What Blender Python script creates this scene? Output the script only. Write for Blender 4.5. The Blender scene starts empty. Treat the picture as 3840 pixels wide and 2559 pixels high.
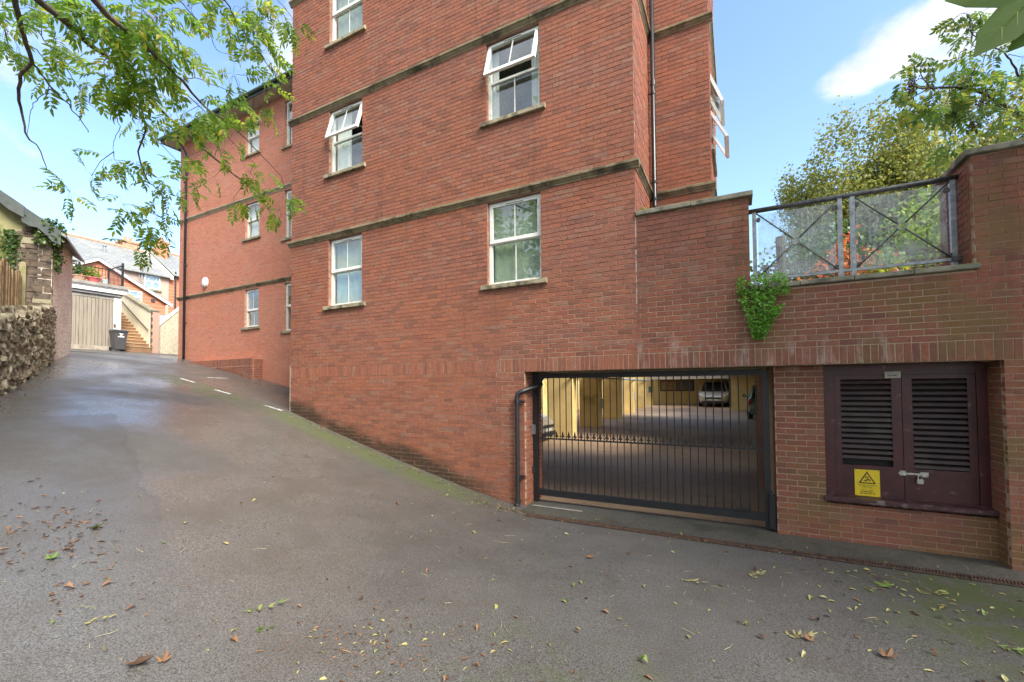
import bpy, bmesh, math, random
from mathutils import Vector, Matrix, noise as mnoise

random.seed(7)
SC = bpy.context.scene
COL = SC.collection
R = math.radians

# ------------------------------------------------------------------ camera
CAM_F, CAM_TH, CAM_PT, CAM_RL = 1630.17, 0.4765, 0.0283, 0.0075
def cam_axis(x3, y3, z2):
    x = x3*math.cos(CAM_RL) + y3*math.sin(CAM_RL)
    y2 = -x3*math.sin(CAM_RL) + y3*math.cos(CAM_RL)
    y = y2*math.cos(CAM_PT) + z2*math.sin(CAM_PT)
    z = -y2*math.sin(CAM_PT) + z2*math.cos(CAM_PT)
    c, s = math.cos(CAM_TH), math.sin(CAM_TH)
    return Vector((x*c - z*s, x*s + z*c, y))
cd = bpy.data.cameras.new('camera')
cd.sensor_fit = 'HORIZONTAL'; cd.sensor_width = 36.0
cd.lens = 36.0*CAM_F/3840.0
cd.shift_y = 126.65/3840.0
cd.clip_start = 0.05; cd.clip_end = 3000
cam = bpy.data.objects.new('camera', cd); COL.objects.link(cam)
ax, ay, az = cam_axis(1,0,0), cam_axis(0,1,0), -cam_axis(0,0,1)
cam.matrix_world = Matrix(((ax.x,ay.x,az.x,0),(ax.y,ay.y,az.y,0),(ax.z,ay.z,az.z,1.98),(0,0,0,1)))
SC.camera = cam
CAMP = Vector((0,0,1.98))

# ------------------------------------------------------------------ node helper
class NT:
    def __init__(self, tree): self.t = tree; self.n = tree.nodes; self.l = tree.links
    def node(self, kind, **kw):
        nd = self.n.new(kind)
        for k, v in kw.items():
            if k == 'ins':
                for kk, vv in v.items():
                    s = nd.inputs[kk]
                    if hasattr(vv, 'links') or isinstance(vv, bpy.types.NodeSocket): self.l.new(vv, s)
                    else: s.default_value = vv
            else: setattr(nd, k, v)
        return nd
    def math(self, op, a, b=None, c=None, clamp=False):
        nd = self.n.new('ShaderNodeMath'); nd.operation = op; nd.use_clamp = clamp
        for i, v in enumerate((a, b, c)):
            if v is None: continue
            if isinstance(v, bpy.types.NodeSocket): self.l.new(v, nd.inputs[i])
            else: nd.inputs[i].default_value = v
        return nd.outputs[0]
    def noise(self, vec, scale, detail=3, rough=.55, dist=0.0):
        nd = self.n.new('ShaderNodeTexNoise')
        if vec is not None: self.l.new(vec, nd.inputs['Vector'])
        nd.inputs['Scale'].default_value = scale; nd.inputs['Detail'].default_value = detail
        nd.inputs['Roughness'].default_value = rough; nd.inputs['Distortion'].default_value = dist
        return nd.outputs[0]
    def ramp(self, fac, stops, interp='LINEAR'):
        nd = self.n.new('ShaderNodeValToRGB'); cr = nd.color_ramp; cr.interpolation = interp
        while len(cr.elements) > len(stops): cr.elements.remove(cr.elements[-1])
        while len(cr.elements) < len(stops): cr.elements.new(.5)
        for e, (p, c) in zip(cr.elements, stops):
            e.position = p; e.color = (c[0], c[1], c[2], 1) if not isinstance(c, (int, float)) else (c, c, c, 1)
        self.l.new(fac, nd.inputs[0]); return nd.outputs[0]
    def mix(self, fac, a, b, blend='MIX'):
        nd = self.n.new('ShaderNodeMix'); nd.data_type = 'RGBA'; nd.blend_type = blend
        for s, v in ((nd.inputs[0], fac), (nd.inputs[6], a), (nd.inputs[7], b)):
            if isinstance(v, bpy.types.NodeSocket): self.l.new(v, s)
            elif isinstance(v, (int, float)): s.default_value = v
            else: s.default_value = (v[0], v[1], v[2], 1)
        return nd.outputs[2]
    def rng(self, v, a, b, c=0.0, d=1.0, smooth=True):
        nd = self.n.new('ShaderNodeMapRange'); nd.clamp = True
        if smooth: nd.interpolation_type = 'SMOOTHSTEP'
        self.l.new(v, nd.inputs[0])
        for i, x in enumerate((a, b, c, d)): nd.inputs[1+i].default_value = x
        return nd.outputs[0]

# ------------------------------------------------------------------ world: blue sky with scattered cumulus
SUN_EL, SUN_AZ = 44.0, -24.0            # azimuth measured from +X towards +Y
sd = Vector((math.cos(R(SUN_EL))*math.cos(R(SUN_AZ)), math.cos(R(SUN_EL))*math.sin(R(SUN_AZ)), math.sin(R(SUN_EL))))
W = bpy.data.worlds.new('World'); SC.world = W; W.use_nodes = True
wt = NT(W.node_tree); W.node_tree.nodes.clear()
sky = wt.node('ShaderNodeTexSky', sky_type='NISHITA', sun_disc=False, sun_elevation=R(SUN_EL), sun_rotation=math.atan2(sd.x, sd.y),
              air_density=1.0, dust_density=1.3, ozone_density=3.5, altitude=50)
tc = wt.node('ShaderNodeTexCoord')
sx = wt.node('ShaderNodeSeparateXYZ', ins={0: tc.outputs['Generated']})
den = wt.math('ADD', wt.math('MAXIMUM', sx.outputs[2], 0.0), 0.18)
px_ = wt.math('DIVIDE', sx.outputs[0], den); py_ = wt.math('DIVIDE', sx.outputs[1], den)
cv = wt.node('ShaderNodeCombineXYZ', ins={0: px_, 1: py_, 2: 0.0})
n1 = wt.noise(cv.outputs[0], 2.6, 8, .6, .3)
# a cumulus to the right of the building, others spread over the rest of the sky
def blob(x, y, r):
    dx = wt.math('SUBTRACT', px_, x); dy = wt.math('SUBTRACT', py_, y)
    d = wt.math('SQRT', wt.math('ADD', wt.math('MULTIPLY', dx, dx), wt.math('MULTIPLY', dy, dy)))
    return wt.rng(d, 0.0, r, 1.0, 0.0)
bl = None
for x, y, r in ((.36, 1.20, .20), (.27, 1.27, .14), (.44, 1.10, .22), (.56, 1.14, .22), (-.9, -1.1, 2.2), (1.0, -1.2, 2.0), (-.2, -2.8, 2.6), (2.6, .0, 1.1), (-2.9, -1.2, 1.5), (2.6, -2.6, 1.8), (-3, -3, 1.8), (-.2, -.25, 1.05), (.6, -.6, 1.0)):
    b = blob(x, y, r); bl = b if bl is None else wt.math('MAXIMUM', bl, b)
cf = wt.math('ADD', wt.math('MULTIPLY', bl, .62), wt.math('MULTIPLY', wt.math('SUBTRACT', n1, .5), 1.35))
cmask = wt.rng(cf, .14, .38)
shade = wt.noise(cv.outputs[0], 6.5, 6, .62)
ccol = wt.mix(wt.rng(shade, .35, .65), (2.0, 2.18, 2.55), (3.0, 3.06, 3.15))
skyc = wt.mix(wt.math('MULTIPLY', cmask, .88), sky.outputs[0], ccol)
bg = wt.node('ShaderNodeBackground', ins={'Color': skyc, 'Strength': 0.13})
wo = wt.node('ShaderNodeOutputWorld', ins={'Surface': bg.outputs[0]})

sl = bpy.data.lights.new('sun', 'SUN'); sl.energy = 2.6; sl.angle = R(28); sl.color = (1.0, .95, .87)
so = bpy.data.objects.new('sun', sl); COL.objects.link(so)
so.rotation_euler = (-sd).to_track_quat('-Z', 'Y').to_euler(); so.location = (20, -5, 30)

SC.view_settings.view_transform = 'Standard'; SC.view_settings.look = 'None'
SC.view_settings.exposure = 1.8; SC.view_settings.gamma = 1.0
SC.view_settings.use_curve_mapping = False
SC.render.engine = 'CYCLES'
SC.cycles.use_denoising = True; SC.cycles.use_adaptive_sampling = True; SC.cycles.adaptive_threshold = .02
SC.cycles.max_bounces = 6; SC.cycles.diffuse_bounces = 3; SC.cycles.transparent_max_bounces = 16
SC.cycles.caustics_reflective = False; SC.cycles.caustics_refractive = False
SC.cycles.sample_clamp_indirect = 6.0

# ------------------------------------------------------------------ materials
MATS = {}
def mat(name):
    m = bpy.data.materials.new(name); m.use_nodes = True
    t = NT(m.node_tree); t.n.clear()
    out = t.node('ShaderNodeOutputMaterial')
    MATS[name] = m
    return m, t, out
def principled(t, out, **ins):
    b = t.node('ShaderNodeBsdfPrincipled', ins=ins)
    t.l.new(b.outputs[0], out.inputs[0]); return b
def wpos(t): return t.node('ShaderNodeNewGeometry').outputs['Position']
def opos(t): return t.node('ShaderNodeTexCoord').outputs['Object']
def bump(t, h, strength=.3, dist=.01):
    return t.node('ShaderNodeBump', ins={'Height': h, 'Strength': strength, 'Distance': dist}).outputs[0]
def simple(name, col, rough=.6, metal=0.0, var=.12, scale=9.0, bmp=0.0, bscale=60.0, dirt=None, spec=.5):
    m, t, out = mat(name)
    p = wpos(t)
    n = t.noise(p, scale, 4)
    c = t.mix(t.rng(n, .3, .7, 0, 1), tuple(x*(1-var) for x in col), tuple(min(1, x*(1+var)) for x in col))
    if dirt:
        dn = t.noise(p, dirt[1], 5, .6)
        c = t.mix(t.rng(dn, dirt[2], dirt[3]), c, dirt[0])
    ins = {'Base Color': c, 'Roughness': rough, 'Metallic': metal, 'Specular IOR Level': spec}
    if bmp: ins['Normal'] = bump(t, t.noise(p, bscale, 3), bmp, .004)
    principled(t, out, **ins); return m

def brick_mat(name, warm, pale, algae=0.0, damp=False, lime=0.0, mul=1.0, even=0.0, streak=.34):
    m, t, out = mat(name)
    p = wpos(t)
    sp = t.node('ShaderNodeSeparateXYZ', ins={0: p})
    at = t.node('ShaderNodeAttribute', attribute_name='rnd')
    oi = t.node('ShaderNodeObjectInfo')
    r = t.math('FRACT', t.math('ADD', at.outputs['Fac'], oi.outputs['Random']))
    base = t.ramp(r, [(0, (.170,.074,.050)), (.12, (.225,.090,.058)), (.30, (.290,.104,.060)), (.55, (.322,.120,.070)), (.74, (.360,.130,.064)), (.88, (.278,.125,.082)), (.95, (.318,.175,.112)), (1, (.245,.135,.100))])
    if even: base = t.mix(even, base, (.315,.140,.092))
    if mul != 1.0: base = t.mix(1.0, base, (mul, mul*.95, mul*.97), 'MULTIPLY')
    # broad tonal drift over the wall, streaky along the courses
    mp = t.node('ShaderNodeMapping', ins={'Vector': p, 'Scale': (.55, .55, 1.5)})
    drift = t.noise(mp.outputs[0], .75, 5, .6)
    c = t.mix(t.rng(drift, .35, .68), base, warm, 'MIX') if False else base
    c = t.mix(t.math('MULTIPLY', t.rng(drift, .42, .72), .45), c, warm)
    c = t.mix(t.math('MULTIPLY', t.rng(drift, .54, .28), .50), c, pale)
    # surface grain of the brick face
    g = t.noise(p, 34, 4, .65)
    c = t.mix(t.rng(g, .35, .75), c, t.mix(.55, c, (.09,.05,.04)))
    if algae:
        an = t.noise(p, 1.6, 6, .65, .4)
        reg = t.rng(sp.outputs[0], -.6, 1.0)
        am = t.math('MULTIPLY', t.math('MULTIPLY', t.rng(an, .42, .66), reg), algae)
        c = t.mix(am, c, t.mix(t.noise(p, 6, 3), (.150,.105,.030), (.20,.115,.045)))
    if lime:
        ln = t.noise(t.node('ShaderNodeMapping', ins={'Vector': p, 'Scale': (3.2, 1, 1.0)}).outputs[0], 1.7, 5, .7)
        band = t.math('MULTIPLY', t.rng(sp.outputs[2], 2.05, 2.24), t.rng(sp.outputs[2], 2.75, 2.45))
        reg = t.math('MULTIPLY', t.rng(sp.outputs[0], -2.6, -1.0), t.rng(sp.outputs[0], 2.4, 1.0))
        lm = t.math('MULTIPLY', t.math('MULTIPLY', t.rng(ln, .5, .68), band), t.math('MULTIPLY', reg, lime))
        c = t.mix(lm, c, (.50,.42,.37))
    if damp:
        # rising damp: black algae in the courses that stand in the wet strip beside the slope
        gl = t.math('MULTIPLY', t.math('ADD', sp.outputs[0], 3.5), -.262)
        h = t.math('SUBTRACT', sp.outputs[2], t.math('MAXIMUM', gl, 0.0))
        wob = t.math('MULTIPLY', t.math('SUBTRACT', t.noise(p, 1.3, 4, .6), .5), .55)
        dm = t.rng(t.math('ADD', h, wob), .34, .10)
        ext = t.math('MULTIPLY', t.rng(sp.outputs[0], -3.2, -4.6), t.rng(t.noise(p, .8, 3), .25, .45))
        c = t.mix(t.math('MULTIPLY', t.math('MULTIPLY', dm, ext), .85), c, (.030,.026,.016))
    # rain streaks and soot running down the face
    stq = t.noise(t.node('ShaderNodeMapping', ins={'Vector': p, 'Scale': (3.2, 3.2, .32)}).outputs[0], 1.5, 5, .65)
    c = t.mix(t.math('MULTIPLY', t.rng(stq, .54, .76), streak), c, t.mix(.72, c, (.045,.030,.022)))
    hgt = t.noise(p, 55, 4, .7)
    principled(t, out, **{'Base Color': c, 'Roughness': t.rng(g, .3, .7, .62, .88), 'Specular IOR Level': .3, 'Normal': bump(t, hgt, .35, .006)})
    return m
brick_mat('brick_main', (.385,.122,.056), (.310,.128,.092), damp=True, mul=1.06, even=.25)
brick_mat('brick_wall', (.275,.072,.042), (.175,.066,.048), algae=.8, lime=.55, mul=.92, even=.2)
brick_mat('brick_wing', (.560,.205,.105), (.580,.270,.175), mul=1.95, even=.6, streak=.10)  # pinker brick, lightened further to offset the main block's shade on the wing
brick_mat('brick_plain', (.33,.125,.065), (.27,.13,.10))
def mortar_mat(name, a, b, low=None):
    m, t, out = mat(name); p = wpos(t)
    c = t.mix(t.rng(t.noise(p, 2.2, 5, .6), .38, .62), a, b)
    if low:
        zz = t.node('ShaderNodeSeparateXYZ', ins={0: p}).outputs[2]
        c = t.mix(t.rng(t.math('ADD', zz, t.noise(p, .7, 3)), 4.6, 3.4), c, low)
    c = t.mix(t.math('MULTIPLY', t.rng(t.noise(p, 70, 3), .4, .7), .35), c, (.13,.09,.07))
    principled(t, out, **{'Base Color': c, 'Roughness': .95, 'Normal': bump(t, t.noise(p, 180, 2), .4, .003)})
mortar_mat('mortar', (.26,.140,.092), (.38,.235,.160), (.50,.340,.230))
mortar_mat('mortar_wall', (.20,.110,.070), (.34,.230,.150), (.46,.335,.225))
mortar_mat('mortar_wing', (.56,.30,.205), (.60,.36,.25))

def stone_mat(name, a, b, dark, lo=.45, hi=.62, scale=2.6, moss=None):
    m, t, out = mat(name); p = wpos(t)
    c = t.mix(t.rng(t.noise(p, 5.5, 5, .6), .35, .65), a, b)
    c = t.mix(t.math('MULTIPLY', t.rng(t.noise(p, scale, 6, .68, .3), lo, hi), .9), c, dark)
    if moss:
        nz = t.node('ShaderNodeSeparateXYZ', ins={0: t.node('ShaderNodeNewGeometry').outputs['Normal']}).outputs[2]
        c = t.mix(t.math('MULTIPLY', t.rng(nz, .3, .8), t.rng(t.noise(p, 7, 4), .42, .58)), c, moss)
    principled(t, out, **{'Base Color': c, 'Roughness': .9, 'Normal': bump(t, t.noise(p, 45, 5, .7), .5, .006)})
stone_mat('stone_course', (.225,.180,.105), (.29,.240,.150), (.045,.038,.024), .48, .66, 1.9, (.09,.105,.03))
stone_mat('stone_course_wing', (.34,.28,.18), (.42,.35,.24), (.06,.05,.035), .55, .75, 1.6)
stone_mat('stone_sill', (.30,.25,.16), (.38,.33,.22), (.055,.05,.032), .45, .66, 4.5, (.12,.13,.05))
stone_mat('coping', (.21,.20,.15), (.29,.27,.20), (.07,.07,.05), .45, .68, 3.5, (.14,.15,.05))
stone_mat('rubble', (.31,.265,.185), (.42,.36,.26), (.11,.10,.055), .44, .62, 3.4, (.12,.14,.045))
stone_mat('rubble_core', (.13,.115,.08), (.17,.15,.10), (.06,.06,.035), .46, .66, 3)
stone_mat('quoin_stone', (.080,.056,.038), (.135,.098,.070), (.032,.026,.020), .48, .66, 5)
stone_mat('quoin_pale', (.24,.21,.13), (.28,.25,.16), (.13,.12,.07), .5, .7, 5)

simple('upvc', (.80,.80,.77), .28, var=.04, dirt=((.46,.48,.38), 7.0, .54, .78))
simple('vent_dark', (.05,.05,.045), .5)
simple('black_plastic', (.022,.022,.024), .32, var=.2)
simple('black_iron', (.012,.012,.013), .55, var=.3, bmp=.2, bscale=90)
simple('galv', (.30,.32,.32), .45, .65, var=.25, scale=14, dirt=((.12,.12,.11), 11, .55, .8))
simple('galv_dark', (.10,.105,.10), .5, .4, var=.3, scale=20, dirt=((.16,.15,.08), 9, .55, .75))
simple('white_paint', (.80,.79,.76), .5, var=.05)
simple('road_paint', (.56,.56,.53), .7, var=.15, scale=20, dirt=((.14,.13,.115), 16, .50, .62))
simple('joint_sealant', (.42,.38,.34), .7, var=.2, scale=12, dirt=((.12,.08,.06), 9, .5, .62))
simple('plaster', (.55,.54,.50), .9)
simple('dark_room', (.34,.36,.31), .9)
simple('net', (.46,.52,.42), .9, var=.08)
simple('curtain', (.90,.90,.86), .9, var=.08)
simple('eaves_green', (.045,.085,.070), .45)
simple('soffit', (.42,.38,.32), .8)
simple('roof_slate', (.115,.122,.130), .6, var=.25, scale=14)
simple('maroon', (.052,.009,.010), .42, var=.35, scale=5, dirt=((.115,.080,.066), 9.0, .60, .70), bmp=.12, bscale=30)
simple('maroon_slat', (.030,.013,.010), .5, var=.3, scale=6, dirt=((.045,.040,.026), 2.2, .45, .7))
simple('maroon_sill', (.055,.018,.018), .45, var=.3, scale=9, dirt=((.17,.12,.11), 14, .52, .66))
simple('steel', (.42,.41,.37), .38, .8, var=.2, scale=30, dirt=((.20,.15,.09), 22, .55, .7))
simple('sign_yellow', (.72,.52,.015), .45, var=.06)
simple('sign_black', (.02,.014,.004), .5)
simple('sign_faint', (.30,.205,.012), .5)
simple('plate_white', (.46,.45,.37), .5, var=.1)
simple('cream_paint', (.66,.49,.20), .8, var=.12, scale=1.3, dirt=((.30,.22,.05), 1.1, .55, .75))
simple('cream_wall', (.56,.44,.19), .85, var=.10, scale=.9, dirt=((.34,.24,.035), .9, .52, .72))
simple('cream_beam', (.62,.50,.27), .7, var=.1, scale=2)
simple('concrete', (.30,.28,.24), .9, var=.2, scale=3)
simple('garage_ceiling', (.42,.38,.30), .9)
simple('car_silver', (.46,.43,.39), .22, .55, var=.03, spec=.6)
simple('car_pale', (.36,.34,.30), .22, .35, var=.03, spec=.6)
simple('car_green', (.115,.190,.135), .22, .45, var=.03, spec=.6)
simple('car_glass', (.015,.018,.017), .06, var=.05, spec=.8)
simple('tyre', (.015,.015,.015), .85)
simple('rim', (.35,.35,.34), .35, .8)
simple('lamp_clear', (.75,.75,.72), .12, .2)
simple('lamp_red', (.30,.012,.012), .15)
simple('chrome', (.75,.74,.70), .12, 1.0)
simple('wood_grey', (.36,.31,.245), .8, var=.25, scale=3.0, dirt=((.15,.13,.09), 4.5, .54, .72))
simple('wood_post', (.25,.215,.11), .8, var=.2, scale=6, dirt=((.20,.20,.07), 7, .5, .66))
simple('wood_pale', (.30,.20,.095), .8, var=.25, scale=7, dirt=((.17,.115,.05), 9, .5, .68))
simple('wood_dark', (.055,.042,.032), .8, var=.3, scale=9)
simple('render_cream', (.80,.74,.56), .85, var=.04, scale=2)
simple('render_white', (.82,.79,.72), .85, var=.04, scale=2)
simple('render_mossy', (.27,.25,.12), .9, var=.15, scale=1.5, dirt=((.13,.135,.04), 2.0, .44, .66))
simple('felt', (.060,.072,.066), .75, var=.2, scale=5, bmp=.3, bscale=40)
simple('step_brick', (.26,.145,.075), .85, var=.2, scale=12)
simple('step_edge', (.44,.30,.17), .85, var=.15, scale=12)
simple('ridge_clay', (.50,.27,.17), .85, var=.2, scale=6)
simple('bin_grey', (.075,.072,.074), .5, var=.1)
simple('pot_red', (.55,.13,.13), .4)
simple('pot_clay', (.40,.25,.17), .85)
simple('can_grey', (.30,.34,.32), .5)
simple('lead', (.26,.27,.28), .6, var=.2)
simple('bark', (.115,.092,.070), .9, var=.35, scale=22, bmp=.5, bscale=70)
simple('house_blind', (.34,.37,.40), .8, var=.2, scale=3)
simple('bark_dark', (.055,.046,.036), .9, var=.35, scale=22)
simple('berry', (.09,.010,.014), .35)
simple('rust_iron', (.085,.048,.030), .8, var=.4, scale=16, bmp=.3)
simple('drain_black', (.012,.011,.010), .8)
simple('twig_straw', (.40,.33,.19), .8, var=.2, scale=30)
simple('red_tile', (.32,.10,.06), .85, var=.2)
simple('paving', (.30,.27,.22), .9, var=.2, scale=4)
simple('teal', (.05,.16,.15), .5)
simple('lime_putty', (.26,.22,.15), .9, var=.1)

# far red brick: courses too fine to pick apart
def far_brick(name, a, b, mo, sc):
    m, t, out = mat(name)
    tcn = t.node('ShaderNodeTexCoord').outputs['Object']
    mp = t.node('ShaderNodeMapping', ins={'Vector': tcn, 'Rotation': (R(90), 0, R(90))})
    bt = t.node('ShaderNodeTexBrick', ins={'Vector': mp.outputs[0], 'Color1': (*a,1), 'Color2': (*b,1), 'Mortar': (*mo,1), 'Scale': sc, 'Mortar Size': .012, 'Bias': 0.0, 'Brick Width': .225, 'Row Height': .075})
    c = t.mix(t.math('MULTIPLY', t.rng(t.noise(tcn, .5, 4), .4, .7), .35), bt.outputs[0], b)
    principled(t, out, **{'Base Color': c, 'Roughness': .9})
far_brick('brick_far', (.46,.155,.075), (.52,.20,.105), (.50,.36,.27), 1.0)

# slates as a far material with relief
def slate_far():
    m, t, out = mat('slate_far')
    p = wpos(t)
    mp = t.node('ShaderNodeMapping', ins={'Vector': p, 'Rotation': (0, 0, R(90))})
    bt = t.node('ShaderNodeTexBrick', ins={'Vector': mp.outputs[0], 'Color1': (.20,.21,.205,1), 'Color2': (.27,.275,.26,1), 'Mortar': (.12,.125,.12,1), 'Scale': 1.0, 'Mortar Size': .012, 'Brick Width': .28, 'Row Height': .2})
    c = t.mix(t.math('MULTIPLY', t.rng(t.noise(p, .9, 5, .6), .42, .7), .5), bt.outputs[0], (.30,.30,.26))
    principled(t, out, **{'Base Color': c, 'Roughness': .62, 'Normal': bump(t, bt.outputs['Fac'], -.4, .01)})
slate_far()

# pebble-dash render
def dash(name, a, b, c3, sc):
    m, t, out = mat(name); p = wpos(t)
    v = t.node('ShaderNodeTexVoronoi', ins={'Vector': p, 'Scale': sc})
    c = t.mix(t.rng(v.outputs['Distance'], .15, .55), a, b)
    c = t.mix(t.math('MULTIPLY', t.rng(t.noise(p, sc*.6, 4, .7), .48, .62), .75), c, c3)
    c = t.mix(t.math('MULTIPLY', t.rng(t.noise(p, 1.3, 4), .45, .7), .35), c, c3)
    principled(t, out, **{'Base Color': c, 'Roughness': .95, 'Normal': bump(t, t.math('SUBTRACT', 1.0, v.outputs['Distance']), .8, .02)})
dash('pebble_dash', (.92,.85,.72), (.80,.71,.58), (.50,.41,.31), 15)
dash('pebble_dash_cream', (.74,.66,.48), (.66,.58,.42), (.44,.36,.20), 26)

# weathered vertical boards
def boards_mat():
    m, t, out = mat('boards'); p = wpos(t)
    mp = t.node('ShaderNodeMapping', ins={'Vector': p, 'Scale': (9, 9, .5)})
    n = t.noise(mp.outputs[0], 3.0, 6, .7)
    sp = t.node('ShaderNodeSeparateXYZ', ins={0: p})
    c = t.ramp(n, [(.25, (.15,.125,.09)), (.5, (.30,.255,.195)), (.75, (.40,.35,.28))])
    at = t.node('ShaderNodeObjectInfo').outputs['Random']
    c = t.mix(t.rng(at, 0, 1, 0, .45, False), c, (.25,.215,.165))
    principled(t, out, **{'Base Color': c, 'Roughness': .85, 'Normal': bump(t, n, .4, .008)})
boards_mat()

def glass_mat(name, ior=2.0, tint=(.93,.97,.95), dirty=False):
    m, t, out = mat(name)
    # the pane has two faces: keep the same reflectance entering and leaving the sheet
    bf = t.node('ShaderNodeNewGeometry').outputs['Backfacing']
    fr = t.node('ShaderNodeFresnel', ins={'IOR': t.math('ADD', ior, t.math('MULTIPLY', bf, 1.0/ior - ior))})
    tr = t.node('ShaderNodeBsdfTransparent', ins={'Color': (*tint, 1)})
    gl = t.node('ShaderNodeBsdfGlossy', ins={'Color': (1,1,1,1), 'Roughness': .015})
    # the panes are never perfectly flat: a faint waviness
    p = wpos(t)
    gl.inputs['Normal'].default_value = (0,0,0)
    t.l.new(bump(t, t.noise(p, 2.2, 2), .10, .02), gl.inputs['Normal'])
    mx = t.node('ShaderNodeMixShader', ins={0: fr.outputs[0], 1: tr.outputs[0], 2: gl.outputs[0]})
    res = mx
    if dirty:
        mp = t.node('ShaderNodeMapping', ins={'Vector': p, 'Scale': (16, 16, .9)})
        st = t.noise(mp.outputs[0], 2.2, 5, .7)
        bl_ = t.noise(p, 3.0, 5, .65)
        f = t.math('ADD', t.math('MULTIPLY', t.rng(st, .48, .76), .28), t.math('MULTIPLY', t.rng(bl_, .42, .70), .22))
        f = t.math('ADD', f, .07)
        df = t.node('ShaderNodeBsdfDiffuse', ins={'Color': (.85,.90,.86,1)})
        tl = t.node('ShaderNodeBsdfTranslucent', ins={'Color': (.90,.95,.90,1)})
        dd = t.node('ShaderNodeMixShader', ins={0: .78, 1: df.outputs[0], 2: tl.outputs[0]})
        res = t.node('ShaderNodeMixShader', ins={0: f, 1: mx.outputs[0], 2: dd.outputs[0]})
    t.l.new(res.outputs[0], out.inputs[0])
glass_mat('window_glass', 1.95)
glass_mat('rail_glass', 1.45, (.90,.95,.92), True)
glass_mat('house_glass', 1.9)

def leaf_mat(name, stops, trans=.45, rough=.45):
    m, t, out = mat(name)
    at = t.node('ShaderNodeAttribute', attribute_name='rnd')
    oi = t.node('ShaderNodeObjectInfo')
    r = t.math('FRACT', t.math('ADD', at.outputs['Fac'], oi.outputs['Random']))
    c = t.ramp(r, stops)
    pb = t.node('ShaderNodeBsdfPrincipled', ins={'Base Color': c, 'Roughness': rough, 'Specular IOR Level': .4})
    tl = t.node('ShaderNodeBsdfTranslucent', ins={'Color': t.mix(1.0, c, (2.3,2.2,1.6), 'MULTIPLY')})
    mx = t.node('ShaderNodeMixShader', ins={0: trans, 1: pb.outputs[0], 2: tl.outputs[0]})
    t.l.new(mx.outputs[0], out.inputs[0])
leaf_mat('ash_leaf', [(0,(.070,.140,.022)),(.45,(.120,.215,.030)),(.82,(.190,.280,.040)),(.95,(.28,.32,.05)),(1,(.36,.32,.05))], .58)
leaf_mat('rowan_leaf', [(0,(.055,.110,.030)),(.45,(.105,.175,.040)),(.8,(.180,.235,.050)),(.97,(.30,.30,.06)),(1,(.40,.32,.06))], .55)
leaf_mat('birch_leaf', [(0,(.130,.155,.045)),(.4,(.165,.195,.052)),(.75,(.205,.220,.060)),(.93,(.25,.235,.065)),(1,(.30,.24,.07))], .38)
leaf_mat('dark_leaf', [(0,(.022,.045,.012)),(.5,(.040,.075,.018)),(1,(.080,.115,.025))], .3)
leaf_mat('ivy_leaf', [(0,(.030,.065,.018)),(.5,(.055,.110,.025)),(1,(.110,.165,.04))], .25, .35)
leaf_mat('creeper_leaf', [(0,(.075,.190,.028)),(.5,(.130,.300,.042)),(1,(.210,.390,.060))], .45)
leaf_mat('shrub_green', [(0,(.10,.17,.03)),(.5,(.17,.25,.04)),(1,(.26,.30,.05))], .45)
leaf_mat('shrub_red', [(0,(.22,.055,.022)),(.5,(.36,.095,.030)),(1,(.44,.19,.06))], .4)
leaf_mat('fallen_yellow', [(0,(.26,.21,.075)),(.4,(.36,.32,.12)),(.75,(.30,.29,.09)),(1,(.44,.39,.19))], .1, .6)
leaf_mat('fallen_brown', [(0,(.070,.036,.018)),(.5,(.15,.078,.038)),(1,(.26,.135,.065))], .05, .7)
leaf_mat('fallen_green', [(0,(.10,.17,.035)),(.5,(.19,.26,.065)),(1,(.29,.31,.10))], .1, .5)
leaf_mat('big_leaf', [(0,(.060,.110,.026)),(1,(.085,.140,.030))], .45, .4)

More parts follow.
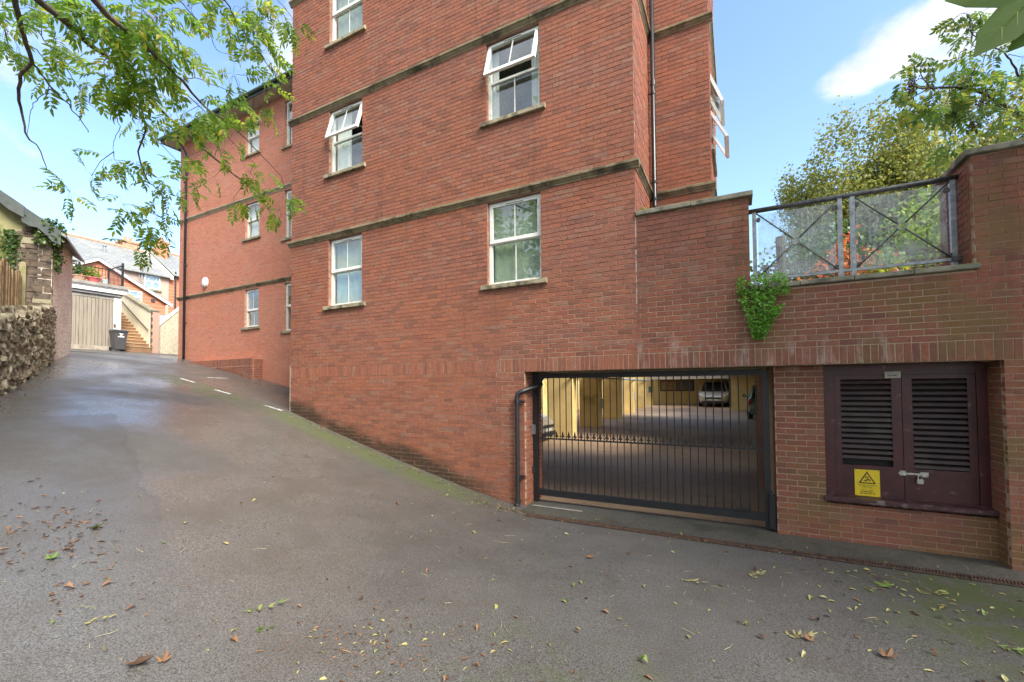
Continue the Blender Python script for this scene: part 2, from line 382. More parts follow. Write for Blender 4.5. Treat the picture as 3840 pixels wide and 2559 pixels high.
def asphalt():
    m, t, out = mat('asphalt'); p = wpos(t)
    sp = t.node('ShaderNodeSeparateXYZ', ins={0: p}); X_, Y_ = sp.outputs[0], sp.outputs[1]
    flat = t.node('ShaderNodeCombineXYZ', ins={0: X_, 1: Y_, 2: 0.0}).outputs[0]
    agg = t.node('ShaderNodeTexVoronoi', ins={'Vector': p, 'Scale': 105.0})
    fine = t.noise(p, 75, 5, .78)
    big = t.noise(flat, .34, 5, .58, .35)
    mid = t.noise(flat, 1.5, 5, .6, .2)
    c = t.mix(t.rng(fine, .32, .70), (.030,.0275,.024), (.190,.178,.160))
    c = t.mix(t.math('MULTIPLY', t.rng(t.noise(p, 30, 3, .6), .54, .70), .22), c, (.21,.20,.18))
    c = t.mix(t.math('MULTIPLY', t.rng(agg.outputs['Distance'], .42, .12), .55), c, t.mix(agg.outputs['Color'], (.11,.10,.087), (.25,.235,.21)))
    c = t.mix(t.math('MULTIPLY', t.rng(mid, .40, .70), .38), c, (.066,.052,.039))     # leaf-stain browns
    c = t.mix(t.math('MULTIPLY', t.rng(big, .60, .36), .30), c, (.035,.033,.031))
    # re-laid patch with a tarred edge on the left of the slope
    wv = t.math('MULTIPLY', t.math('SUBTRACT', t.noise(flat, 1.4, 4), .5), .55)
    e1 = t.math('ADD', t.math('ADD', X_, 9.72), wv)
    e2 = t.math('ADD', t.math('SUBTRACT', t.math('ADD', 1.05, t.math('MULTIPLY', X_, -.26)), Y_), wv)
    ed = t.math('MINIMUM', e1, e2)
    patch = t.math('MULTIPLY', t.rng(ed, -.02, .02), t.rng(X_, -4.0, -6.5))
    c = t.mix(t.math('MULTIPLY', patch, .35), c, (.060,.055,.050))
    edge = t.math('MULTIPLY', t.rng(t.math('ABSOLUTE', ed), .045, .01), t.rng(X_, -5.0, -7.0))
    c = t.mix(t.math('MULTIPLY', edge, .16), c, (.022,.020,.018))
    # hairline cracking
    vr = t.node('ShaderNodeTexVoronoi', feature='DISTANCE_TO_EDGE', ins={'Vector': t.node('ShaderNodeMapping', ins={'Vector': flat, 'Scale': (.5,.5,1)}).outputs[0], 'Scale': 1.0})
    crack = t.math('MULTIPLY', t.rng(t.math('ADD', vr.outputs['Distance'], t.math('MULTIPLY', t.math('SUBTRACT', fine, .5), .02)), .012, .003), t.rng(mid, .48, .58))
    c = t.mix(t.math('MULTIPLY', crack, .0), c, (.015,.014,.012))
    # moss: beside the building and in the wet hollow on the right
    mn = t.noise(flat, 2.6, 6, .68, .3)
    m1 = t.math('MULTIPLY', t.math('MULTIPLY', t.rng(Y_, 5.7, 6.25), t.rng(Y_, 6.62, 6.25)), t.math('MULTIPLY', t.rng(X_, -10.2, -8.5), t.rng(X_, -3.3, -4.4)))
    m1 = t.math('MULTIPLY', m1, t.rng(mn, .30, .50))
    m2 = t.math('MULTIPLY', t.math('MULTIPLY', t.rng(Y_, 3.6, 4.8), t.rng(Y_, 6.25, 5.85)), t.rng(X_, .7, 1.9))
    m2 = t.math('MULTIPLY', m2, t.rng(mn, .36, .56))
    m3 = t.math('MULTIPLY', t.math('MULTIPLY', t.rng(Y_, 5.6, 5.9), t.rng(Y_, 6.7, 6.3)), t.math('MULTIPLY', t.rng(X_, -14.5, -12.5), t.rng(X_, -8.6, -10)))
    m3 = t.math('MULTIPLY', m3, t.math('MULTIPLY', t.rng(mn, .40, .60), .8))
    m4 = t.math('MULTIPLY', t.math('MULTIPLY', t.rng(Y_, 2.2, 2.7), t.rng(Y_, 3.6, 2.9)), t.math('MULTIPLY', t.rng(X_, -2.2, -1.4), t.rng(X_, .4, -.4)))
    m4 = t.math('MULTIPLY', m4, t.math('MULTIPLY', t.rng(mn, .46, .64), .5))
    ms = t.math('MAXIMUM', t.math('MAXIMUM', m1, m2), t.math('MAXIMUM', m3, m4))
    c = t.mix(t.math('MULTIPLY', ms, .74), c, t.mix(fine, (.030,.046,.008), (.100,.122,.018)))
    # the wet film lies in patches up the slope
    wet = t.math('MULTIPLY', t.math('MULTIPLY', t.rng(big, .34, .56), t.rng(X_, -1.5, -5.5)), t.math('SUBTRACT', 1.0, t.math('MULTIPLY', patch, .2)))
    ro = t.math('ADD', t.math('MULTIPLY', t.math('SUBTRACT', 1.0, wet), .33), t.math('MULTIPLY', t.rng(mid, .3, .7), .10))
    ro = t.math('ADD', ro, .22)
    ro = t.math('ADD', ro, t.math('MULTIPLY', ms, .4), clamp=True)
    h = t.math('ADD', t.math('MULTIPLY', agg.outputs['Distance'], -.7), fine)
    principled(t, out, **{'Base Color': c, 'Roughness': ro, 'Specular IOR Level': t.math('ADD', .42, t.math('MULTIPLY', wet, .25)), 'Normal': t.node('ShaderNodeBump', ins={'Height': h, 'Strength': t.math('SUBTRACT', .32, t.math('MULTIPLY', wet, .20)), 'Distance': .006}).outputs[0]})
asphalt()
def garage_floor_mat():
    m, t, out = mat('garage_floor'); p = wpos(t)
    c = t.mix(t.rng(t.noise(p, .55, 5, .6), .35, .65), (.29,.185,.105), (.40,.275,.165))
    c = t.mix(t.math('MULTIPLY', t.rng(t.noise(p, 2.2, 5, .7), .5, .7),   .6), c, (.17,.110,.066))
    principled(t, out, **{'Base Color': c, 'Roughness': .8, 'Normal': bump(t, t.noise(p, 30, 4), .25, .005)})
garage_floor_mat()
def apron_mat():
    m, t, out = mat('apron'); p = wpos(t)
    c = t.mix(t.rng(t.noise(p, 45, 4, .7), .35, .65), (.050,.046,.036), (.110,.100,.080))
    c = t.mix(t.math('MULTIPLY', t.rng(t.noise(p, 1.4, 5, .65), .48, .66), .75), c, (.034,.034,.020))
    principled(t, out, **{'Base Color': c, 'Roughness': .75, 'Normal': bump(t, t.noise(p, 90, 3), .4, .005)})
apron_mat()
M = MATS
# ------------------------------------------------------------------ mesh helpers
class MB:
    def __init__(self): self.v = []; self.f = []; self.r = []
    def add(self, vs, fs, rnd=0.0):
        o = len(self.v); self.v.extend(vs); self.r.extend([rnd]*len(vs))
        self.f.extend([tuple(i+o for i in f) for f in fs])
    def box(self, x0, x1, y0, y1, z0, z1, rnd=0.0, mtx=None):
        vs = [(x0,y0,z0),(x1,y0,z0),(x1,y1,z0),(x0,y1,z0),(x0,y0,z1),(x1,y0,z1),(x1,y1,z1),(x0,y1,z1)]
        if mtx is not None: vs = [tuple(mtx @ Vector(p)) for p in vs]
        self.add(vs, [(0,3,2,1),(4,5,6,7),(0,1,5,4),(1,2,6,5),(2,3,7,6),(3,0,4,7)], rnd); return self
    def quad(self, *pts, rnd=0.0): self.add([tuple(p) for p in pts], [tuple(range(len(pts)))], rnd); return self
    def tube(self, pts, rad, n=6, rnd=0.0, cap=True):
        pts = [Vector(p) for p in pts]; m = len(pts)
        if not isinstance(rad, (list, tuple)): rad = [rad]*m
        vs = []; up = None
        for i, p in enumerate(pts):
            d = (pts[min(i+1, m-1)] - pts[max(i-1, 0)])
            d = d.normalized() if d.length > 1e-9 else Vector((0,0,1))
            if up is None:
                up = Vector((0,0,1)) if abs(d.z) < .9 else Vector((1,0,0))
            u = (up - d*up.dot(d)); u = u.normalized() if u.length > 1e-6 else d.orthogonal().normalized()
            w = d.cross(u); up = u
            for k in range(n):
                a = 2*math.pi*k/n
                vs.append(tuple(p + (u*math.cos(a) + w*math.sin(a))*rad[i]))
        fs = []
        for i in range(m-1):
            for k in range(n):
                fs.append((i*n+k, i*n+(k+1) % n, (i+1)*n+(k+1) % n, (i+1)*n+k))
        if cap: fs.append(tuple(range(n-1, -1, -1))); fs.append(tuple(range((m-1)*n, m*n)))
        self.add(vs, fs, rnd); return self
    def prism(self, prof, a, b, ax, up, nrm, rnd=0.0):
        # profile points (d along nrm, h along up) swept from a to b along ax
        n = len(prof)
        vs = [tuple(Vector(o) + nrm*d + up*h) for o in (a, b) for d, h in prof]
        fs = [(i, (i+1) % n, n+(i+1) % n, n+i) for i in range(n)] + [tuple(range(n-1, -1, -1)), tuple(range(n, 2*n))]
        self.add(vs, fs, rnd); return self
    def mesh(self, name):
        me = bpy.data.meshes.new(name); me.from_pydata(self.v, [], self.f)
        at = me.attributes.new('rnd', 'FLOAT', 'POINT'); at.data.foreach_set('value', self.r)
        me.update(); return me
    def build(self, name, m, parent=None, smooth=False, fix=False):
        me = self.mesh(name)
        if fix:
            bm = bmesh.new(); bm.from_mesh(me); bmesh.ops.recalc_face_normals(bm, faces=bm.faces); bm.to_mesh(me); bm.free()
        if smooth: me.polygons.foreach_set('use_smooth', [True]*len(me.polygons))
        me.materials.append(M[m] if isinstance(m, str) else m)
        return link(name, me, parent)
def link(name, data, parent=None):
    o = bpy.data.objects.new(name, data); COL.objects.link(o)
    if parent is not None: adopt(o, parent)
    return o
def adopt(o, parent):
    o.parent = parent
    q = parent; mw = Matrix.Identity(4); chain = []
    while q is not None: chain.append(q); q = q.parent
    for q in reversed(chain): mw = mw @ q.matrix_parent_inverse @ q.matrix_basis
    o.matrix_parent_inverse = mw.inverted()
def tag(o, label, cat, group=None):
    o['label'] = label; o['category'] = cat
    if group: o['group'] = group
    return o
def thing(name, label, cat, loc=(0,0,0), group=None, rz=0.0):
    o = bpy.data.objects.new(name, None); COL.objects.link(o)
    o.location = loc; o.rotation_euler = (0,0,rz); o.empty_display_size = .2
    return tag(o, label, cat, group)
def structure(o): o['kind'] = 'structure'; return o
def stuff(o): o['kind'] = 'stuff'; return o
def local_part(mb, name, m, parent, smooth=False):
    # mesh given in the parent's own coordinates (parent may be rotated)
    me = mb.mesh(name)
    if smooth: me.polygons.foreach_set('use_smooth', [True]*len(me.polygons))
    me.materials.append(M[m]); o = bpy.data.objects.new(name, me); COL.objects.link(o); o.parent = parent
    return o
def rect_minus(s0, s1, holes):
    iv = [(s0, s1)]
    for a, b in holes:
        nv = []
        for x, y in iv:
            if b <= x or a >= y: nv.append((x, y)); continue
            if a > x: nv.append((x, a))
            if b < y: nv.append((b, y))
        iv = nv
    return iv
UP = Vector((0,0,1))
class Frame:
    def __init__(self, O, a, n): self.O = Vector(O); self.a = Vector(a); self.n = Vector(n)
    def P(self, s, h, d): return tuple(self.O + self.a*s + UP*h + self.n*d)
PROUD = .006
def brick_piece(mb, fr, s0, s1, h0, h1, rnd, deep=.05):
    p = PROUD + random.uniform(-.002, .0025)
    j = lambda: random.uniform(-.0016, .0016)
    q = [(s0+j(), h0+j()), (s1+j(), h0+j()), (s1+j(), h1+j()), (s0+j(), h1+j())]
    vs = [fr.P(s, h, p) for s, h in q] + [fr.P(s, h, -deep) for s, h in q]
    mb.add(vs, [(0,1,2,3),(0,4,5,1),(1,5,6,2),(2,6,7,3),(3,7,4,0)], rnd)
def brick_field(mb, fr, s0, s1, h0, h1, anchor, holes, cand=None, cw=.075, off=0.0, pitch=.225, blen=.215, bh=.065):
    k0 = math.floor((h0-anchor)/cw) - 1; k1 = math.ceil((h1-anchor)/cw) + 1
    for k in range(k0, k1):
        a = anchor + k*cw + (cw-bh)/2; b = a + bh
        a2, b2 = max(a, h0), min(b, h1)
        if b2 - a2 < .012: continue
        iv = rect_minus(s0, s1, [(x, y) for x, y, u, v in holes if u < b2-.004 and v > a2+.004])
        o = off + (k % 2)*pitch/2
        for x, y in iv:
            i0 = math.floor((x-o)/pitch) - 1
            i = i0
            while o + i*pitch < y:
                p, q = o + i*pitch + .005, o + i*pitch + .005 + blen
                p2, q2 = max(p, x), min(q, y)
                # a cut end closes up to the jamb
                if p < x < q: p2 = x
                if p < y < q: q2 = y
                if q2 - p2 > .02:
                    full = (q2-p2) > blen - .004 and (b2-a2) > bh - .003
                    if full and cand is not None: cand.append((fr, p2, q2, a2, b2))
                    else: brick_piece(mb, fr, p2, q2, a2, b2, random.random())
                i += 1
def soldier_field(mb, fr, s0, s1, z0, cand=None, off=0.0):
    i = math.floor((s0-off)/.075)
    while off + i*.075 < s1:
        p, q = off + i*.075 + .005, off + i*.075 + .070
        p2, q2 = max(p, s0), min(q, s1)
        if q2 - p2 > .02:
            if cand is not None and q2-p2 > .06: cand.append((fr, p2, q2, z0+.004, z0+.219))
            else: brick_piece(mb, fr, p2, q2, z0+.004, z0+.219, random.random())
        i += 1
def wall_with_holes(mb, fr, s0, s1, h0, h1, holes, thick=.25):
    ss = sorted({s0, s1} | {min(max(x, s0), s1) for h in holes for x in h[:2]})
    hh = sorted({h0, h1} | {min(max(x, h0), h1) for h in holes for x in h[2:]})
    for i in range(len(ss)-1):
        run = None
        for k in range(len(hh)-1):
            cs, ch = (ss[i]+ss[i+1])/2, (hh[k]+hh[k+1])/2
            solid = not any(a < cs < b and c < ch < d for a, b, c, d in holes)
            if solid: run = (run[0], hh[k+1]) if run else (hh[k], hh[k+1])
            if run and (not solid or k == len(hh)-2):
                q = [(ss[i], run[0]), (ss[i+1], run[0]), (ss[i+1], run[1]), (ss[i], run[1])]
                vs = [fr.P(s, h, 0) for s, h in q] + [fr.P(s, h, -thick) for s, h in q]
                mb.add(vs, [(0,1,2,3),(7,6,5,4),(0,4,5,1),(1,5,6,2),(2,6,7,3),(3,7,4,0)]); run = None
# shared unit bricks (front face towards local -Y), arrises slightly rounded
UNIT = {}
def unit_bricks(key, L, H, m):
    if (key, m) in UNIT: return UNIT[(key, m)]
    out = []
    for i in range(6):
        mb = MB(); c = .0035
        rr = random.Random(100+i)
        j = lambda s=.002: rr.uniform(-s, s)
        q = [(-L/2+j(), -H/2+j()), (L/2+j(), -H/2+j()), (L/2+j(), H/2+j()), (-L/2+j(), H/2+j())]
        f = [(x*(1-2*c/L), -PROUD-j(.0015), z*(1-2*c/H)) for x, z in q]
        e = [(x, -PROUD+c, z) for x, z in q]; b = [(x, .05, z) for x, z in q]
        fs = [(0,1,2,3)] + [(4+k, 4+(k+1) % 4, (k+1) % 4, k) for k in range(4)] + [(8+k, 8+(k+1) % 4, 4+(k+1) % 4, 4+k) for k in range(4)]
        mb.add(f+e+b, fs)
        me = mb.mesh('brick'); me.materials.append(M[m]); out.append(me)
    UNIT[(key, m)] = out; return out
def place_bricks(cand, parent, m, stuff_mb, limit=300, seen=None):
    def key(c):
        fr, p, q, a, b = c
        d = (Vector(fr.P((p+q)/2, (a+b)/2, 0)) - CAMP)
        return d.length / max(.15, -(d.normalized().dot(fr.n)))**.5
    cand = [c for c in cand]
    vis = [c for c in cand if seen is None or seen(Vector(c[0].P((c[1]+c[2])/2, (c[3]+c[4])/2, 0)))]
    vis.sort(key=key); pick = set(id(c) for c in vis[:limit])
    for c in cand:
        fr, p, q, a, b = c
        if id(c) in pick:
            sold = (q-p) < .1
            me = random.choice(unit_bricks('s' if sold else 'b', .065 if sold else .215, .215 if sold else .065, m))
            o = bpy.data.objects.new('brick', me); COL.objects.link(o)
            X_, Y_ = fr.a, -fr.n
            C_ = Vector(fr.P((p+q)/2, (a+b)/2, random.uniform(-.002, .002)))
            mw = Matrix(((X_.x,Y_.x,0,C_.x),(X_.y,Y_.y,0,C_.y),(X_.z,Y_.z,1,C_.z),(0,0,0,1)))
            o.matrix_basis = mw @ Matrix.Rotation(random.gauss(0, .004), 4, 'Y')
            adopt(o, parent)
        else: brick_piece(stuff_mb, fr, p, q, a, b, random.random())

# ------------------------------------------------------------------ ground
GX = [-60,-30,-25.5,-22,-20,-18.26,-15,-12,-9.12,-7.3,-5.73,-4.31,-3.5,-2.9,60]
GZ = [4.2,3.98,3.80,3.48,3.32,3.16,2.62,2.03,1.46,.95,.54,.19,.035,0,0]
def gwall(x):
    if x <= GX[0]: return GZ[0]
    for i in range(len(GX)-1):
        if x <= GX[i+1]:
            f = (x-GX[i])/(GX[i+1]-GX[i]); return GZ[i] + f*(GZ[i+1]-GZ[i])
    return 0.0
def gsm(x): return sum(gwall(x+d) for d in (-1.2,-.8,-.4,0,.4,.8,1.2))/7
def sstep(a, b, x):
    f = min(1, max(0, (x-a)/(b-a))); return f*f*(3-2*f)
def ground(x, y):
    w = sstep(6.1, 4.6, y) if y < 8 else 0
    z = gwall(x)*(1-w) + gsm(x)*w
    z += .022*mnoise.noise((x*.55, y*.55, 3.1))*sstep(6.4, 5.0, y)
    return z
def axis(*segs):
    out = []
    for a, b, st in segs:
        n = max(1, round((b-a)/st))
        out += [a + (b-a)*i/n for i in range(n)]
    out.append(segs[-1][1]); return out
gx = axis((-400,-60,85),(-60,-30,6),(-30,-18.26,1),(-18.26,-9.12,.3),(-9.12,5,.2),(5,12,1),(12,60,8),(60,400,85))
gy = axis((-400,-60,85),(-60,-12,8),(-12,-2,1),(-2,6.58,.2),(6.58,8.6,.25),(8.6,14,.9),(14,60,8),(60,400,85))
mb = MB(); idx = {}
for i, x in enumerate(gx):
    for j, y in enumerate(gy):
        idx[i, j] = len(mb.v); mb.v.append((x, y, ground(x, y))); mb.r.append(0)
for i in range(len(gx)-1):
    for j in range(len(gy)-1):
        cx, cy = (gx[i]+gx[i+1])/2, (gy[j]+gy[j+1])/2
        if cy > 6.58 and -9.12 < cx < 12: continue
        if cy > 8.6 and -18.26 < cx <= 12 : continue
        mb.f.append((idx[i,j], idx[i+1,j], idx[i+1,j+1], idx[i,j+1]))
structure(mb.build('driveway', 'asphalt', smooth=True))
# concrete apron in front of the gate
mb = MB(); mb.box(-3.16, 5.0, 6.20, 7.02, -.30, .012)
structure(mb.build('gate_apron', 'apron'))
mb = MB(); mb.box(-3.05, -2.2, 6.62, 6.66, .013, .018, mtx=Matrix.Translation((0,0,0)))
structure(mb.build('apron_joint', 'concrete'))
# parking bay marks
def mark(a, b, w):
    a, b = Vector(a), Vector(b); d = (b-a).normalized(); n = Vector((-d.y, d.x)) * w/2
    mb = MB(); N = 6
    for i in range(N):
        p, q = a+(b-a)*i/N, a+(b-a)*(i+1)/N
        c = [p-n, q-n, q+n, p+n]
        mb.quad(*[(v.x, v.y, ground(v.x, v.y)+.006) for v in c])
    o = mb.build('road_mark', 'road_paint'); structure(o)
mark((-13.25,6.28), (-12.65,6.33), .07); mark((-13.42,7.03), (-13.34,7.56), .07)
mark((-11.68,6.30), (-11.12,6.36), .07); mark((-9.78,6.38), (-9.22,6.42), .07)

# drain channel along the foot of the wall
dr = thing('drain_channel', 'rusty slotted drain channel running along the foot of the garage wall', 'drain', (1, 6.11, 0))
MB().box(-2.95, 4.6, 6.045, 6.175, -.06, .006).build('channel', 'drain_black', dr)
gmb = MB(); SEG = .5
gmb.box(0, SEG-.008, 0, .014, 0, .014); gmb.box(0, SEG-.008, .106, .12, 0, .014)
for i in range(18):
    x = .012 + i*.0265
    gmb.add([(x,.014,0),(x+.013,.014,0),(x+.013+.02,.106,0),(x+.02,.106,0),(x,.014,.013),(x+.013,.014,.013),(x+.033,.106,.013),(x+.02,.106,.013)], [(0,1,2,3),(4,7,6,5),(0,4,5,1),(1,5,6,2),(2,6,7,3),(3,7,4,0)])
gme = gmb.mesh('grate'); gme.materials.append(M['rust_iron'])
for i in range(15):
    o = bpy.data.objects.new('grate', gme); COL.objects.link(o); o.location = (-2.94+i*SEG, 6.05, .004+random.uniform(-.001,.002)); o.rotation_euler = (0,0,random.gauss(0,.003)); adopt(o, dr)

# ------------------------------------------------------------------ windows
def window(parent, fr, s0, s1, h0, h1, split=.49, open_top=0.0, bars=True, curtain=None, room='dark_room', sill=True, vent=True, sillmat='stone_sill', back=.075, label=None):
    """white plastic window set back in the wall; parts: sash, pane, glazing_bar, sill ..."""
    a, n = fr.a, fr.n
    F = lambda s, h, d: fr.P(s, h, -back + d)
    def fbox(mb, x0, x1, z0, z1, d0, d1):
        q = [(x0,z0),(x1,z0),(x1,z1),(x0,z1)]
        mb.add([F(s,h,d1) for s,h in q]+[F(s,h,d0) for s,h in q], [(0,1,2,3),(7,6,5,4),(0,4,5,1),(1,5,6,2),(2,6,7,3),(3,7,4,0)])
    fw = .052; hm = h1 - (h1-h0)*split
    mb = MB()
    fbox(mb, s0, s0+fw, h0, h1, -.06, 0); fbox(mb, s1-fw, s1, h0, h1, -.06, 0)
    fbox(mb, s0+fw, s1-fw, h1-fw, h1, -.06, 0); fbox(mb, s0+fw, s1-fw, h0, h0+fw, -.06, 0)
    fbox(mb, s0+fw, s1-fw, hm-.02, hm+.02, -.06, -.001)
    w = mb.build('window', 'upvc', parent)
    if label: w['label'] = label
    # lower light, fixed
    mb = MB(); fbox(mb, s0+fw, s1-fw, h0+fw, hm-.02, -.034, -.030); mb.build('pane', 'window_glass', w)
    if bars:
        mb = MB(); c = (s0+s1)/2; fbox(mb, c-.009, c+.009, h0+fw, hm-.02, -.029, -.024); mb.build('glazing_bar', 'upvc', w)
    # upper light, top hung
    ang = open_top; hx = h1-.012
    ca, sa = math.cos(ang), math.sin(ang)
    def G(s, h, d):
        dh, dd = h-hx, d
        return F(s, hx + dh*ca + dd*sa, .004 + (-dh)*sa + dd*ca)
    def gbox(mb, x0, x1, z0, z1, d0, d1):
        q = [(x0,z0),(x1,z0),(x1,z1),(x0,z1)]
        mb.add([G(s,h,d1) for s,h in q]+[G(s,h,d0) for s,h in q], [(0,1,2,3),(7,6,5,4),(0,4,5,1),(1,5,6,2),(2,6,7,3),(3,7,4,0)])
    e = .022; sw = .062
    x0, x1, z0, z1 = s0+e, s1-e, hm-.004, h1-e
    mb = MB()
    gbox(mb, x0, x0+sw, z0, z1, -.028, .018); gbox(mb, x1-sw, x1, z0, z1, -.028, .018)
    gbox(mb, x0+sw, x1-sw, z1-sw, z1, -.028, .018); gbox(mb, x0+sw, x1-sw, z0, z0+sw, -.028, .018)
    mb.build('sash', 'upvc', w)
    mb = MB(); gbox(mb, x0+sw, x1-sw, z0+sw, z1-sw, -.006, -.002); mb.build('pane', 'window_glass', w)
    if bars:
        mb = MB(); c = (s0+s1)/2; gbox(mb, c-.009, c+.009, z0+sw, z1-sw, -.001, .004); mb.build('glazing_bar', 'upvc', w)
    if vent:
        mb = MB(); c = (s0+s1)/2; gbox(mb, c-.17, c+.17, z1-.040, z1-.022, .018, .030); mb.build('trickle_vent', 'upvc', w)
        mb = MB(); gbox(mb, c-.165, c+.165, z1-.046, z1-.041, .018, .026); mb.build('vent_slot', 'vent_dark', w)
    if open_top:
        mb = MB(); mb.tube([F(s0+.03, hm+.10, -.02), G(s0+.05, z0+.05, -.02)], .006, 5); mb.tube([F(s1-.03, hm+.10, -.02), G(s1-.05, z0+.05, -.02)], .006, 5); mb.build('stay', 'steel', w)
    # the room behind
    mb = MB(); g = .02; q = [(s0-.3, h0-.3), (s1+.3, h0-.3), (s1+.3, h1+.15), (s0-.3, h1+.15)]
    vs = [F(s, h, -.26+back) for s, h in q] + [F(s, h, -1.7) for s, h in q]
    mb.add(vs, [(4,5,6,7),(0,1,5,4),(1,2,6,5),(2,3,7,6),(3,0,4,7)]); mb.build('room', room, w)
    if curtain:
        for (c0, c1, m) in curtain:
            mb = MB(); N = 14; vs = []; fs = []
            for i in range(N+1):
                s = s0 + (s1-s0)*(c0 + (c1-c0)*i/N); d = -.115 + .014*math.sin(i*2.4)
                vs += [F(s, h0+.03, d), F(s, h1-.03, d)]
            for i in range(N): fs.append((2*i, 2*i+2, 2*i+3, 2*i+1))
            mb.add(vs, fs); mb.build('curtain', m, w, smooth=True)
    if sill:
        mb = MB(); o = .11; hs = h0-.004
        prof = [(-back-.02, -.085), (.055, -.085), (.062, -.075), (.062, -.018), (.045, -.004), (-back-.02, .0)]
        mb.prism(prof, fr.P(s0-o, hs, 0), fr.P(s1+o, hs, 0), a, UP, n); mb.build('sill', sillmat, w, fix=True)
    return w
COURSE = [(-.02,-.128),(.014,-.128),(.018,-.104),(.028,-.095),(.044,-.072),(.052,-.056),(.070,-.051),(.072,-.015),(.056,-.003),(-.02,.005)]
def course_run(parent, fr, s0, s1, top, m, L=.93, ends=(0, 0)):
    n = max(1, round((s1-s0)/L)); 
    for i in range(n):
        p, q = s0+(s1-s0)*i/n, s0+(s1-s0)*(i+1)/n
        mb = MB(); jz = random.uniform(-.003, .003)
        mb.prism([(d+random.uniform(-.002,.002) if d > 0 else d, h) for d, h in COURSE], fr.P(p+(.004 if i else 0), top+jz, 0), fr.P(q-(.004 if i < n-1 else 0), top+jz, 0), fr.a, UP, fr.n)
        mb.build('string_course_stone', m, parent, fix=True)
def cut_holes(wins): return [(a, b, c-.004, d+.0) for a, b, c, d in wins]

# ------------------------------------------------------------------ apartment building, main block
YF = 6.55
XL, XR = -9.12, -1.29
SB, ST = 2.233, 2.458          # soldier course
S1, S2, S3 = 5.373, 8.245, 11.10
WL, WR = (-7.87, -6.87), (-3.85, -2.825)
bld = thing('apartment_building', 'tall red brick apartment block with stone bands and white windows above the garage gate', 'building', (-5, 8, 0))
F0 = Frame((0, YF, 0), (1,0,0), (0,-1,0))
wins = [(*WL, 3.768, 5.226), (*WR, 3.768, 5.226), (*WL, 6.675, 8.098), (*WR, 6.675, 8.098), (*WL, 9.59, 10.955), (*WR, 9.59, 10.955)]
gate_hole = [(-3.15, 3.0, -1, SB)]
holes = cut_holes(wins) + gate_hole
wmb = MB(); wall_with_holes(wmb, F0, XL, XR-.001, -.3, 14.3, holes)
# returns and plain outer walls
FRt = Frame((XR, 0, 0), (0,1,0), (1,0,0))
wall_with_holes(wmb, FRt, 6.80, 7.92, 2.46, 14.3, [])
FB = Frame((0, 7.89, 0), (1,0,0), (0,-1,0))
XB = -.31
wall_with_holes(wmb, FB, XR-.2, XB-.001, 3.2, 14.3, [])
FBs = Frame((XB, 0, 0), (0,1,0), (1,0,0))
side_win = (8.22, 9.12, 6.12, 7.62)
wall_with_holes(wmb, FBs, 8.14, 10.59, 3.2, 14.3, [side_win])
wmb.box(XL, XL+.25, 6.81, 10.85, -.3, 14.3); wmb.box(XL, XB, 10.6, 10.85, 2.5, 14.3)  # unseen back wall pulled forward so daylight reaches the garage behind
wmb.build('wall', 'mortar', bld)
bmb = MB(); cand = []
band = [(XL-1, 9, SB-.002, ST)]
brick_field(bmb, F0, XL, XR, ST, 14.3, ST, holes, cand)
brick_field(bmb, F0, XL, XR, -.3, SB, SB, holes, cand, off=.03)
soldier_field(bmb, F0, XL, XR, SB, cand)
place_bricks(cand, bld, 'brick_main', bmb, 300, lambda p: p.z < 9.5)
brick_field(bmb, FRt, YF+.055, 7.88, 2.5, 14.3, ST, [], off=.1)
brick_field(bmb, FB, XR+.007, XB, 3.2, 14.3, ST, [], off=.06)
brick_field(bmb, FBs, 7.945, 10.59, 3.2, 14.3, ST, [side_win], off=.03)
# jamb returns of the gate opening
FJ = Frame((-3.15, 0, 0), (0,1,0), (1,0,0))
jm = MB(); wall_with_holes(jm, FJ, 6.81, 7.25, -.3, SB+.1, []); jm.build('gate_jamb', 'mortar', bld)
brick_field(bmb, FJ, YF+.055, 7.25, -.3, SB, SB, [], off=.07)
stuff(bmb.build('brickwork', 'brick_main', bld))
for top in (S1, S2, S3):
    course_run(bld, F0, XL-.07, XR+.072, top, 'stone_course')
    course_run(bld, FRt, YF+.001, 7.885, top, 'stone_course', L=.7)
    course_run(bld, FB, XR+.073, XB+.072, top, 'stone_course', L=.9)
    course_run(bld, FBs, 7.891, 10.8, top, 'stone_course', L=.9)
window(bld, F0, *wins[0], curtain=[(.04,.97,'net')], label='lower left window, both lights shut, curtain at its right edge')
window(bld, F0, *wins[1], curtain=[(.04,.97,'net')], label='lower right window, both lights shut, above the downpipe')  # net added to make the panes pale, standing in for their reflection
window(bld, F0, *wins[2], open_top=R(16), curtain=[(.05,.5,'curtain')], label='middle left window with its top light propped open')
window(bld, F0, *wins[3], open_top=R(17), curtain=[(.02,.16,'curtain'),(.78,.98,'curtain')], label='middle right window with its top light propped open')
window(bld, F0, *wins[4], curtain=[(.04,.97,'net')], label='top left window cut by the upper edge of the picture')  # net added behind the glass to brighten the panes
window(bld, F0, *wins[5])
# casements on the far side return, hung open
window(bld, FBs, side_win[0], side_win[1], side_win[2], side_win[3], split=.5, open_top=R(21), label='side window with its light standing open against the sky')
